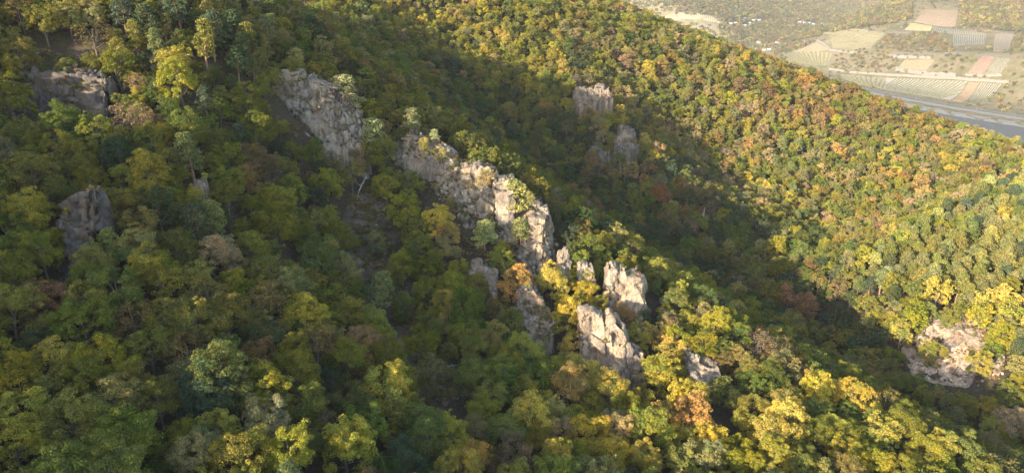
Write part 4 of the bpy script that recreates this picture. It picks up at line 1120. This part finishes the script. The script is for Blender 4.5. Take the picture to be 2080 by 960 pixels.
# catenary masts
mast = None
ML = bank_line(48, 9, 2020, 2560)
def boxv(x0, x1, y0, y1, z0, z1):
    V = [(x, y, z) for z in (z0, z1) for y in (y0, y1) for x in (x0, x1)]
    return V, [(0, 2, 3, 1), (4, 5, 7, 6), (0, 1, 5, 4), (2, 6, 7, 3), (0, 4, 6, 2), (1, 3, 7, 5)]
pole_m = mesh('mast_pole', *tube([(0, 0, -1), (0, 0, 4), (0, 0, 8.5)], [.22, .2, .16], 6), [M['steel']])
arm_m = mesh('mast_arm', *join([tube([(0, 0, 7.6), (3.4, 0, 7.2)], [.1, .08], 5), tube([(0, 0, 6.0), (3.2, 0, 7.15)], [.08, .07], 5)]), [M['steel']])
ORDW = ['nearest the right edge of the view', 'second from the right edge', 'third from the right edge', 'fourth from the right edge', 'fifth from the right edge', 'sixth from the right edge', 'seventh from the right edge', 'eighth from the right edge', 'ninth from the right edge']
for i, p in enumerate(ML):
    d = ML[min(i + 1, 8)] - ML[max(i - 1, 0)]
    o = link('catenary_mast', None, None, (p[0], p[1], p[2] + .8), (0, 0, math.atan2(d[1], d[0]) + math.pi / 2))
    tag(o, 'grey railway catenary mast by the river, ' + ORDW[8 - i], 'railway mast', 'catenary masts along the railway')
    link('pole', pole_m, o); link('arm', arm_m, o)
# retaining walls
def retaining(px_pts, h, label, n=30, th=1.6):
    L = world_line(px_pts, n); V = []; F = []
    for i in range(n):
        d = L[min(i + 1, n - 1)] - L[max(i - 1, 0)]; q = np.array([-d[1], d[0], 0]); q /= np.linalg.norm(q)
        if q[1] < 0: q = -q
        g = L[i]; hh = h * (1 + .12 * math.sin(i * 1.7) + .08 * rnd.uniform(-1, 1))
        V += [g - [0, 0, 2], g + q * .3 + [0, 0, hh], g + q * (.3 + th) + [0, 0, hh], g + q * (.3 + th) - [0, 0, 2]]
        if i: o = 4 * i; F += [(o - 4, o, o + 1, o - 3), (o - 3, o + 1, o + 2, o - 2), (o - 2, o + 2, o + 3, o - 1)]
    F += [(0, 1, 2, 3), (4 * n - 4, 4 * n - 1, 4 * n - 2, 4 * n - 3)]
    root = outcrop('retaining_wall', label, 'wall', tuple(L[n // 2]), 'vineyard retaining walls')
    V = [tuple(np.array(v) - L[n // 2]) for v in V]
    o = link('wall_face', mesh('wall_face', V, F, [M['wall']]), root)
    cv, cf = [], []
    for i in range(n):
        a = np.array(V[4 * i + 1]) + [0, 0, .02]; b_ = np.array(V[4 * i + 2]) + [0, 0, .02]; e = (a - b_) * .12
        cv += [a + e, a + e + [0, 0, .4], b_ - e + [0, 0, .4], b_ - e]
        if i: k = 4 * i; cf += [(k - 4, k, k + 1, k - 3), (k - 3, k + 1, k + 2, k - 2), (k - 2, k + 2, k + 3, k - 1)]
    link('coping', mesh('coping', cv, cf, [M['stone_bank']]), root)
retaining([(1683, 142), (1720, 148), (1760, 151), (1800, 154)], 4.5, 'long pale stone wall above the long vineyard, its left stretch')
retaining([(1800, 154), (1850, 157), (1900, 160), (1960, 163)], 5, 'pale stone wall above the striped vineyard, its middle stretch')
retaining([(1960, 164), (2010, 167), (2048, 170)], 5.5, 'pale stone wall at the right end of the long terrace')
retaining([(1818, 144), (1850, 149), (1880, 154), (1940, 157)], 8, 'tall pale quarried wall under the scrubby yellow slope')
retaining([(1806, 117), (1850, 119), (1890, 121)], 6, 'pale wall on the terrace above the yellow scrub')
retaining([(1660, 84), (1690, 104), (1720, 109), (1745, 108)], 4, 'low pale wall round the yellow vineyard corner')
retaining([(1960, 154), (2000, 157), (2034, 155)], 4, 'low pale wall under the reddish vineyard')
# vineyards: soil sheet and rows
def vine_mat(name, col): return plain(name, col, .9, .25, .5, coord='Object')
VC = {'green': vine_mat('green_vines', (.088, .086, .042)), 'yellow': vine_mat('yellow_vines', (.145, .122, .062)), 'orange': vine_mat('orange_vines', (.19, .13, .062)), 'red': vine_mat('red_vines', (.15, .088, .058)), 'mixed': vine_mat('olive_vines', (.12, .105, .048))}
SC = {'pale': plain('pale_vineyard_soil', (.19, .165, .125), nscale=.2), 'grass': plain('grassy_vineyard_soil', (.15, .13, .075), nscale=.2), 'brown': plain('brown_vineyard_soil', (.20, .15, .105), nscale=.2)}
FIELDS = []
def quad_uv(Q, u, v):
    a, b_, c_, d = [np.array(q, float) for q in Q]     # TL TR BR BL in world xy
    return (a * (1 - u) + b_ * u) * (1 - v) + (d * (1 - u) + c_ * u) * v
def vineyard(Qpx, rows, along, vines, soil, label, skew=0.0, width=.45, height=1.7):
    """Qpx: corners TL TR BR BL in the view. along 'v': rows run from the top edge to the bottom edge; 'u': from left to right"""
    FIELDS.append(Qpx)
    Q = [hit(*p) for p in Qpx]
    if any(q is None for q in Q): return
    Q = [q[:2] for q in Q]
    c = quad_uv(Q, .5, .5); base = np.array([c[0], c[1], float(land(c[0], c[1]))])
    root = outcrop('vineyard', label, 'vineyard', tuple(base), 'vineyards on the slope across the river')
    n = 14; V = []; F = []
    for j in range(n + 1):
        for i in range(n + 1):
            p = quad_uv(Q, i / n, j / n); V.append((p[0] - base[0], p[1] - base[1], float(land(p[0], p[1])) + .35 - base[2]))
    for j in range(n):
        for i in range(n): k = j * (n + 1) + i; F.append((k, k + 1, k + n + 2, k + n + 1))
    for e in (range(0, n + 1), range(n * (n + 1), (n + 1) ** 2)): pass
    link('soil', mesh('vineyard_soil', V, F, [SC[soil]], True), root)
    m = 16
    for r in range(rows):
        t = (r + .5) / rows; pts = []
        for s in np.linspace(.015, .985, m):
            if along == 'v': u, v = t + skew * (.5 - s), s
            else: u, v = s, t + skew * (.5 - s)
            if not (0.0 <= u <= 1.0 and 0 <= v <= 1): continue
            pts.append(quad_uv(Q, u, v))
        if len(pts) < 3: continue
        pts = np.array(pts)
        gap = (np.linalg.norm(quad_uv(Q, .5, 0) - quad_uv(Q, .5, 1)) if along == 'u' else np.linalg.norm(quad_uv(Q, 0, .5) - quad_uv(Q, 1, .5))) / rows
        w = gap * width / 2; RV, RF = [], []
        for i, p in enumerate(pts):
            d = pts[min(i + 1, len(pts) - 1)] - pts[max(i - 1, 0)]; q = np.array([-d[1], d[0]]); q /= np.linalg.norm(q) + 1e-9
            z = float(land(p[0], p[1])) - base[2]; hh = height * rnd.uniform(.75, 1.15); ww = w * rnd.uniform(.75, 1.15); sh = q * rnd.uniform(-.1, .1) * gap
            a = p + q * ww + sh - base[:2]; b_ = p - q * ww + sh - base[:2]
            RV += [(*a, z - .2), (*(a * .7 + b_ * .3), z + hh), (*(a * .3 + b_ * .7), z + hh), (*b_, z - .2)]
            if i: k = 4 * i; RF += [(k - 4, k - 3, k + 1, k), (k - 3, k - 2, k + 2, k + 1), (k - 2, k - 1, k + 3, k + 2)]
        RF += [(0, 1, 2, 3), (len(RV) - 1, len(RV) - 2, len(RV) - 3, len(RV) - 4)]
        link('vine_row', mesh('vine_row', RV, RF, [VC[vines]]), root)
vineyard([(1690, 149), (1800, 158), (1800, 182), (1745, 171)], 10, 'v', 'mixed', 'grass', 'long lower vineyard strip, its faint left end above the road', .2)
vineyard([(1800, 158), (1965, 166), (1930, 204), (1795, 182)], 22, 'v', 'green', 'pale', 'boldly striped green vineyard with pale lines above the railway', .25, .5)
vineyard([(1968, 167), (1990, 168), (1955, 208), (1933, 205)], 5, 'v', 'orange', 'brown', 'narrow brownish strip between the two striped vineyards', .1)
vineyard([(1993, 168), (2036, 171), (1986, 216), (1958, 209)], 9, 'v', 'green', 'pale', 'small striped green vineyard at the right end of the terrace', .1, .5)
vineyard([(1882, 20), (1947, 22), (1940, 55), (1857, 45)], 22, 'v', 'orange', 'brown', 'highest tan vineyard block below the hilltop wood', 0, .55)
vineyard([(1850, 47), (1895, 54), (1891, 64), (1836, 62)], 8, 'u', 'yellow', 'grass', 'small yellow-green plot under the highest vineyard')
vineyard([(1897, 55), (2003, 68), (2003, 72), (1893, 66)], 24, 'v', 'mixed', 'pale', 'thin ribbon of vines below the upper track')
vineyard([(1936, 70), (2003, 73), (2001, 90), (1937, 94)], 15, 'v', 'green', 'pale', 'green vineyard with upright rows right of the brown scrub', 0, .5)
vineyard([(2022, 69), (2060, 70), (2046, 105), (2018, 105)], 10, 'v', 'orange', 'pale', 'orange vineyard with upright rows near the right edge', 0, .55)
vineyard([(1668, 69), (1800, 69), (1768, 101), (1692, 98)], 13, 'u', 'yellow', 'grass', 'broad yellow vineyard with level rows left of the red scrub', 0, .6)
vineyard([(1660, 86), (1686, 101), (1640, 112), (1610, 106)], 9, 'u', 'yellow', 'brown', 'yellow corner plot under the bend of the track')
vineyard([(1582, 112), (1690, 108), (1680, 134), (1622, 129)], 12, 'v', 'mixed', 'grass', 'pale green meadow-like vineyard above the crest trees', 0, .6)
vineyard([(1838, 122), (1900, 122), (1880, 146), (1822, 141)], 7, 'u', 'yellow', 'brown', 'scrubby yellow terrace above the tall pale wall', 0, .6)
vineyard([(1996, 113), (2022, 117), (1995, 154), (1964, 152)], 8, 'v', 'red', 'brown', 'reddish sloping vineyard right of the yellow scrub', 0, .6)
vineyard([(2024, 117), (2052, 120), (2034, 150), (2000, 154)], 9, 'v', 'green', 'pale', 'grey-green vineyard right of the reddish one', 0, .5)
vineyard([(1352, 33), (1450, 35), (1466, 49), (1345, 49)], 26, 'v', 'mixed', 'pale', 'far small vineyard with slanting rows above the wooded crest', .12, .5)
vineyard([(1328, 35), (1350, 34), (1343, 49), (1318, 48)], 6, 'v', 'orange', 'brown', 'tan plot left of the far small vineyard', 0, .6)
# small white cabins and caravans of the camp in the side valley
def cabin(px, py, w, d, h, rot, roof, label, k):
    p = hit(px, py)
    if p is None: return
    root = link('cabin', None, None, (p[0], p[1], p[2] - .3), (0, 0, rot))
    tag(root, label, 'cabin', 'white cabins in the side valley')
    link('walls', mesh('cabin_walls', *boxv(-w / 2, w / 2, -d / 2, d / 2, 0, h), [M['white']]), root)
    rv = [(-w * .54, -d * .58, h), (w * .54, -d * .58, h), (w * .54, d * .58, h), (-w * .54, d * .58, h), (-w * .54, 0, h + d * .3), (w * .54, 0, h + d * .3)]
    link('roof', mesh('cabin_roof', rv, [(0, 1, 5, 4), (2, 3, 4, 5), (0, 4, 3), (1, 2, 5), (3, 2, 1, 0)], [M[roof]]), root)
    for x in (-.28, .28):
        link('window', mesh('cabin_window', *boxv(w * x - .7, w * x + .7, -d / 2 - .04, -d / 2 + .05, h * .4, h * .8), [M['glass']]), root)
CB = [(1512, 38, 'white', 'by the orange tree'), (1530, 42, 'white', 'behind the hedge above the camp'), (1542, 42, 'greyroof', 'with a grey roof'), (1484, 49, 'white', 'at the left end of the camp'), (1494, 48, 'white', 'second from the left end of the camp'), (1512, 53, 'greyroof', 'lowest of the upper camp'), (1522, 48, 'white', 'in the middle of the upper camp'),
      (1624, 46, 'white', 'at the left of the right-hand row'), (1634, 47, 'white', 'second in the right-hand row'), (1643, 48, 'white', 'third in the right-hand row'), (1652, 50, 'white', 'at the right end of the row'), (1541, 88, 'white', 'alone in the valley trees'), (1578, 88, 'greyroof', 'small, at the valley edge'),
      (1552, 103, 'white', 'left one by the valley mouth'), (1562, 102, 'white', 'right one by the valley mouth')]
for k, (px, py, rf, ds) in enumerate(CB):
    cabin(px, py, rnd.uniform(8, 11), 6, 3.0, rnd.uniform(-.4, .4), rf, 'white cabin ' + ds, k)
# trees of the far hills
FW = [([(1670, 0), (1850, -5), (1850, 42), (1700, 66), (1600, 88)], 1), ([(1790, 70), (1905, 68), (1930, 95), (1935, 110), (1800, 110), (1745, 150), (1690, 140), (1700, 110)], .62), ([(1810, 118), (1830, 118), (1815, 142), (1800, 150), (1690, 142), (1700, 112), (1790, 108)], .6),
      ([(1840, 118), (1990, 115), (1962, 153), (1822, 141)], .35), ([(2036, 155), (2090, 100), (2090, 245), (1990, 225)], .35), ([(1950, 0), (2200, 0), (2200, 70), (2065, 66), (1950, 55)], .95), ([(2062, 70), (2090, 70), (2090, 120), (2050, 112)], .6), ([(1560, 108), (1600, 92), (1660, 88), (1590, 112)], .8)]
fp, ft, fs, fr, fi = [], [], [], [], []
crest = [(1080, -10), (1130, 0), (1300, 62), (1500, 118), (1700, 175), (1900, 235), (2090, 300)]
FT = {'g': (.095, .102, .05), 'o': (.14, .125, .058), 'y': (.20, .175, .06), 'r': (.17, .105, .06), 'b': (.13, .10, .065)}
FN = []
step = 8.2
for yy in np.arange(1000, 3300, step):
    half = 1100 / 1405 * yy + 60
    for xx in np.arange(max(0, (1040 - 1040) / 1405 * yy), half, step):
        FN.append((xx + rnd.uniform(-4, 4), yy + rnd.uniform(-4, 4)))
FN = np.array(FN); fz = land(FN[:, 0], FN[:, 1]); fpx, fpy, fD = project(FN[:, 0], FN[:, 1], fz)
ok = (fz > 3) & (fpx > 1080) & (fpx < 2160) & (fpy > -40) & (fpy < 300)
ok &= fpy < np.interp(fpx, [c[0] for c in crest], [c[1] + 6 for c in crest])
infield = zone_at(fpx, fpy, [[(q[0] + (4 if q[0] < np.mean([a[0] for a in Q]) else -4) * -1, q[1] + (2 if q[1] < np.mean([a[1] for a in Q]) else -2) * -1) for q in Q] for Q in FIELDS])
ok &= ~infield
line = np.interp(fpx, [1560, 1700, 1830, 2090], [100, 58, 4, -60])
left = fpy < line                      # the hill behind the side valley: closed wood
dens = np.where(left | (fpx < 1560), .95, .13)
dens = np.where(~left & (fpx < 1560) & (fpy > 96), .5, dens)
dens = np.where((fpx < 1460) & (fpy > 49) & (fpy < 80) & (fpx > 1320), .25, dens)
for poly, dn in FW: dens = np.where(inside(fpx, fpy, poly) & ~left, dn, dens)
# keep the river side, road and tracks clear
road = np.interp(fpx, [1680, 1800, 1905, 1980, 2080, 2200], [158, 180, 200, 213, 228, 248])
dens = np.where(fpy > road, .05, dens)
dens = np.where(fpy > road + 8, 0, dens)
for k, (px, py, _, _) in enumerate(CB): dens = np.where(((fpx - px) / 9) ** 2 + ((fpy - py - 2) / 4.5) ** 2 < 1, 0, dens)
pat = noise2(FN[:, 0], FN[:, 1], 160, 77); pat2 = noise2(FN[:, 0], FN[:, 1], 70, 78)
pick = np.nonzero(ok & (npr.rand(len(FN)) < dens))[0]
for i in pick:
    red = inside(fpx[i], fpy[i], FW[1][0]) or inside(fpx[i], fpy[i], FW[2][0])
    w = [3 + 3 * max(0, pat[i]), 4, 2 + 3 * max(0, -pat[i]), (3.5 if red else .8) + 2 * max(0, pat2[i]), 2.0]
    t = rnd.choices('goyrb', w)[0]
    s = rnd.uniform(.85, 1.4) * (.62 if dens[i] < .7 and not left[i] else 1)
    fp.append((FN[i, 0], FN[i, 1], fz[i] - .2)); ft.append(vary(FT[t], .25)); fs.append((s, s, s * rnd.uniform(.8, 1.1))); fr.append((0, 0, rnd.uniform(0, 6.28))); fi.append(rnd.randrange(6))
print('far trees', len(fp))
scatter_object('far_woods', fp, np.array(ft), fs, fr, fi, FAR_COLL, 'hazy autumn woods and scrub on the hills across the river')
# shrubs and dry tufts on the bare places of the near hills
sp_, st_, ss_, sr_, si_ = [], [], [], [], []
for poly, dn in [(b_, 1.3) for b_ in BARE] + [(b_, .35) for b_ in ROCKY]:
    xs = [p[0] for p in poly]; ys = [p[1] for p in poly]
    area = (max(xs) - min(xs)) * (max(ys) - min(ys))
    for k in range(int(area / 60 * dn) + 3):
        qx, qy = rnd.uniform(min(xs), max(xs)), rnd.uniform(min(ys), max(ys))
        if not bool(inside(qx, qy, poly)): continue
        p = hit(qx, qy)
        if p is None or p[1] > 600: continue
        sp_.append(p); st_.append(vary(rnd.choice([(.16, .10, .06), (.20, .14, .08), (.12, .11, .04), (.14, .14, .04), (.26, .20, .10)]), .2))
        s = rnd.uniform(.4, 1.2); ss_.append((s, s, s * rnd.uniform(.6, 1))); sr_.append((0, 0, rnd.uniform(0, 6.28))); si_.append(rnd.randrange(4))
for q in LEDGES:
    sp_.append(q); st_.append(vary(rnd.choice([(.16, .10, .06), (.13, .12, .04), (.10, .10, .035), (.20, .19, .05), (.22, .16, .09)]), .2))
    s = rnd.uniform(.35, 1.1); ss_.append((s, s, s * rnd.uniform(.6, 1))); sr_.append((0, 0, rnd.uniform(0, 6.28))); si_.append(rnd.randrange(4))
scatter_object('undergrowth', sp_, np.array(st_), ss_, sr_, si_, SHRUB_COLL, 'dry shrubs and heather on ledges, scree and clearings')

# loose stones on the scree and at the feet of the rocks
stone_o = [bpy.data.objects.new('stone_kind_%d' % i, BLOCKS[i]) for i in range(6)]
STONE_COLL = kinds_collection('stone_kinds', stone_o)
sp_, ss_, sr_, si_ = [], [], [], []
for poly, n in [(BARE[0], 420), (BARE[-1], 150), (BARE[-2], 120), (ROCKY[0], 120), (ROCKY[1], 260), (ROCKY[9], 200), (ROCKY[10], 60)]:
    xs = [p[0] for p in poly]; ys = [p[1] for p in poly]
    for k in range(n):
        qx, qy = rnd.uniform(min(xs), max(xs)), rnd.uniform(min(ys), max(ys))
        if not bool(inside(qx, qy, poly)): continue
        p = hit(qx, qy)
        if p is None or p[1] > 600: continue
        s = .3 + 1.1 * rnd.random() ** 3
        sp_.append(p); ss_.append((s, s * rnd.uniform(.6, 1), s * rnd.uniform(.5, .9))); sr_.append((rnd.uniform(-.5, .5), rnd.uniform(-.5, .5), rnd.uniform(0, 6.28))); si_.append(rnd.randrange(6))
scatter_object('scree', sp_, np.ones((len(sp_), 3)), ss_, sr_, si_, STONE_COLL, 'loose grey stones on the scree and below the crags')
# ------------------------------------------------------------ bare and fallen trees
def bare_tree(px, py, hpx, tilt, label, D=None, seed=0, lie=False, n=7):
    p = hit(px, py)
    if p is None: return
    D_ = p[1] * CT - (p[2] - CAM_H) * ST
    H = hpx / FPX * D_; r = random.Random(seed)
    root = link('dead_tree', None, None, tuple(p - np.array([0, 0, .2])), (0, 0, 0))
    tag(root, label, 'dead tree', 'bare and fallen trees')
    ax = Vector((math.sin(tilt), -.25 if lie else .05, math.cos(tilt))).normalized()
    bend = Vector((r.uniform(-.06, .06), r.uniform(-.06, .06), 0)) * H
    at = lambda t: ax * (H * t) + bend * math.sin(t * 3.1)
    r0 = .02 * H + .05
    link('trunk', mesh('dead_trunk', *tube([at(-.05), at(.25), at(.5), at(.75), at(1)], [r0, r0 * .85, r0 * .65, r0 * .4, r0 * .12]), [M['dead_wood']]), root)
    for k in range(n):
        t = .35 + .6 * k / n; s = at(t); L = H * r.uniform(.15, .34) * (1.2 - t); th = r.uniform(0, 6.28)
        d = Vector((math.cos(th), math.sin(th), r.uniform(.3, 1.0)))
        e = s + d * L; m_ = (s + e) / 2 + Vector((0, 0, -.1 * L))
        V1 = tube([s, m_, e], [r0 * .35, r0 * .22, r0 * .06], 5)
        V2 = tube([m_, m_ + Vector((-d.y, d.x, .8)) * L * .4], [r0 * .18, r0 * .05], 4)
        link('branch', mesh('dead_branch', *join([V1, V2]), [M['dead_wood']]), root)
bare_tree(726, 396, 50, .5, 'leaning white dead trunk beside the scree below the pine', seed=1)
bare_tree(713, 345, 62, .03, 'slim upright bare birch below the ledged cliff', seed=2, n=5)
bare_tree(893, 745, 44, 1.25, 'fallen grey trunk lying across the bottom of the scree', seed=3, lie=True, n=4)
bare_tree(1150, 915, 34, .9, 'broken pale snag with forked branches near the bottom edge', seed=4, lie=True)
bare_tree(1426, 462, 44, .05, 'tall bare whitish tree in the shaded valley', seed=5)
bare_tree(603, 880, 26, 1.0, 'pale fallen branch in a dark gap of the lower left wood', seed=6, lie=True, n=5)
bare_tree(905, 385, 30, .9, 'bleached bare shrub trunk on the brown ledge of the crag', seed=7, n=8)

# ------------------------------------------------------------ people at the lookout
M['skin'] = plain('skin', (.45, .28, .20), .6, amt=.08)
M['hair'] = plain('dark_hair', (.05, .035, .025), .7, amt=.2)
CLOTH = {k: plain(k + '_cloth', c, .9, amt=.12) for k, c in dict(white=(.75, .74, .72), grey=(.40, .42, .45), navy=(.035, .045, .09), red=(.32, .07, .05), denim=(.10, .14, .22), black=(.03, .03, .035), tan=(.35, .27, .18)).items()}
def skinned(name, chains, mat, parent, sub=2):
    """chains: lists of (point, radius); chains that start at an existing point join there"""
    V, E, R = [], [], []
    def idx(p):
        for i, q in enumerate(V):
            if (Vector(q) - Vector(p)).length < 1e-4: return i
        V.append(p); return -len(V)
    for ch in chains:
        prev = None
        for p, r in ch:
            i = idx(p)
            if i < 0: i = -i - 1; R.append(r)
            if prev is not None and prev != i: E.append((prev, i))
            prev = i
    me = bpy.data.meshes.new(name); me.from_pydata(V, E, []); me.materials.append(mat)
    o = link(name, me, parent)
    o.modifiers.new('skin', 'SKIN').use_smooth_shade = True
    for i, r in enumerate(R): me.skin_vertices[0].data[i].radius = (r, r)
    me.skin_vertices[0].data[0].use_root = True
    o.modifiers.new('smooth', 'SUBSURF').levels = 1
    o.modifiers['smooth'].render_levels = sub
    return o
def person(p, turn, shirt, trousers, seated, label):
    root = link('person', None, None, tuple(p), (0, 0, turn)); tag(root, label, 'person', 'visitors on the lookout rock')
    hz = .46 if seated else .93
    pelvis = (0, 0, hz); chest = (0, -.02, hz + .36); neck = (0, -.01, hz + .55); shl = {}
    body = [[(pelvis, .125), ((0, -.01, hz + .18), .115), (chest, .14), (neck, .055), ((0, .005, hz + .63), .062), ((0, .015, hz + .71), .092), ((0, .01, hz + .80), .07)],
            [((0, .015, hz + .71), .092), ((0, .105, hz + .695), .018)]]
    sh, tr = [[(pelvis, .135), ((0, -.01, hz + .18), .13), (chest, .155), ((0, -.012, hz + .49), .09)]], []
    for s in (-1, 1):
        S = (s * .17, -.02, hz + .45); E_ = (s * .24, -.01, hz + .18); Wr = (s * .20, .16, hz + .04) if seated else (s * .25, .08, hz - .06)
        arm = [(chest, .14), (S, .06), (E_, .043), (Wr, .028)]
        hand = (Wr[0], Wr[1] + .06, Wr[2] - .05)
        body.append(arm + [(hand, .034)])
        for k in range(4): body.append([(hand, .034), ((hand[0] + (k - 1.5) * .021, hand[1] + .04, hand[2] - .035), .009), ((hand[0] + (k - 1.5) * .023, hand[1] + .06 - abs(k - 1.4) * .006, hand[2] - .075), .008)])
        body.append([(hand, .034), ((hand[0] - s * .04, hand[1] + .03, hand[2] - .01), .010), ((hand[0] - s * .05, hand[1] + .05, hand[2] - .035), .009)])
        body.append([(((0, .015, hz + .71)), .092), ((s * .09, .0, hz + .705), .016)])
        hip = (s * .095, 0, hz - .04)
        if seated: kn, an = (s * .12, .42, hz + .03), (s * .12, .44, .09)
        else: kn, an = (s * .11, .02, .50), (s * .12, -.01, .09)
        toe = (an[0], an[1] + .15, .035)
        body.append([(pelvis, .125), (hip, .095), (kn, .058), (an, .04), (toe, .04)])
        sh.append([(chest, .155), (S, .075), (E_, .058), ((E_[0] * .7 + Wr[0] * .3, E_[1] * .7 + Wr[1] * .3, E_[2] * .7 + Wr[2] * .3), .05)])
        tr.append([(pelvis, .14), (hip, .105), (kn, .072), ((an[0], an[1], .13), .058)])
    skinned('body', body, M['skin'], root); skinned('shirt', sh, CLOTH[shirt], root); skinned('trousers', tr, CLOTH[trousers], root)
    skinned('hair', [[((0, -.025, hz + .72), .085), ((0, -.005, hz + .79), .082), ((0, .03, hz + .815), .05)]], M['hair'], root)
def on_rock(px, py, D):
    p = W(px, py, D)
    h = BVH['lookout_rock'].ray_cast(Vector((p[0], p[1], p[2] + 6)), Vector((0, 0, -1)))
    z = h[0].z if h[0] is not None else float(land(p[0], p[1]))
    return (p[0], p[1], z - .03)
person(on_rock(838, 278, 225.2), 2.6, 'grey', 'denim', True, 'person in a light grey top sitting by the pine on the lookout rock')
person(on_rock(842, 278, 224.6), 3.3, 'navy', 'black', False, 'person in dark navy clothes standing by the pine on the lookout rock')
person(on_rock(847, 280, 224.2), 2.9, 'red', 'navy', True, 'person in a dull red top sitting on the lookout rock')
person(on_rock(855, 280, 223.8), 3.6, 'white', 'tan', False, 'person in a white shirt standing at the right end of the lookout rock')
# ------------------------------------------------------------ haze
top = max(float(HZ[(MX > -1300) & (MX < 3000)].max()) + 24, CAM_H + 20)
m, nt, out = new_mat('thin_haze'); N = NB(nt)
v = N('ShaderNodeVolumePrincipled'); v.inputs['Color'].default_value = (.93, .95, 1, 1); v.inputs['Density'].default_value = .000038; v.inputs['Anisotropy'].default_value = .0
nt.links.new(v.outputs[0], out.inputs['Volume'])
x0, x1, y0, y1 = float(GX[0]) - 5, float(GX[-1]) + 5, float(GY[0]) - 5, float(GY[-1]) + 5
tag(link('haze', mesh('haze', *boxv(x0, x1, y0, y1, float(HZ.min()) - 1, top), [m])), 'thin pale autumn haze filling the valley', None, None, 'stuff')
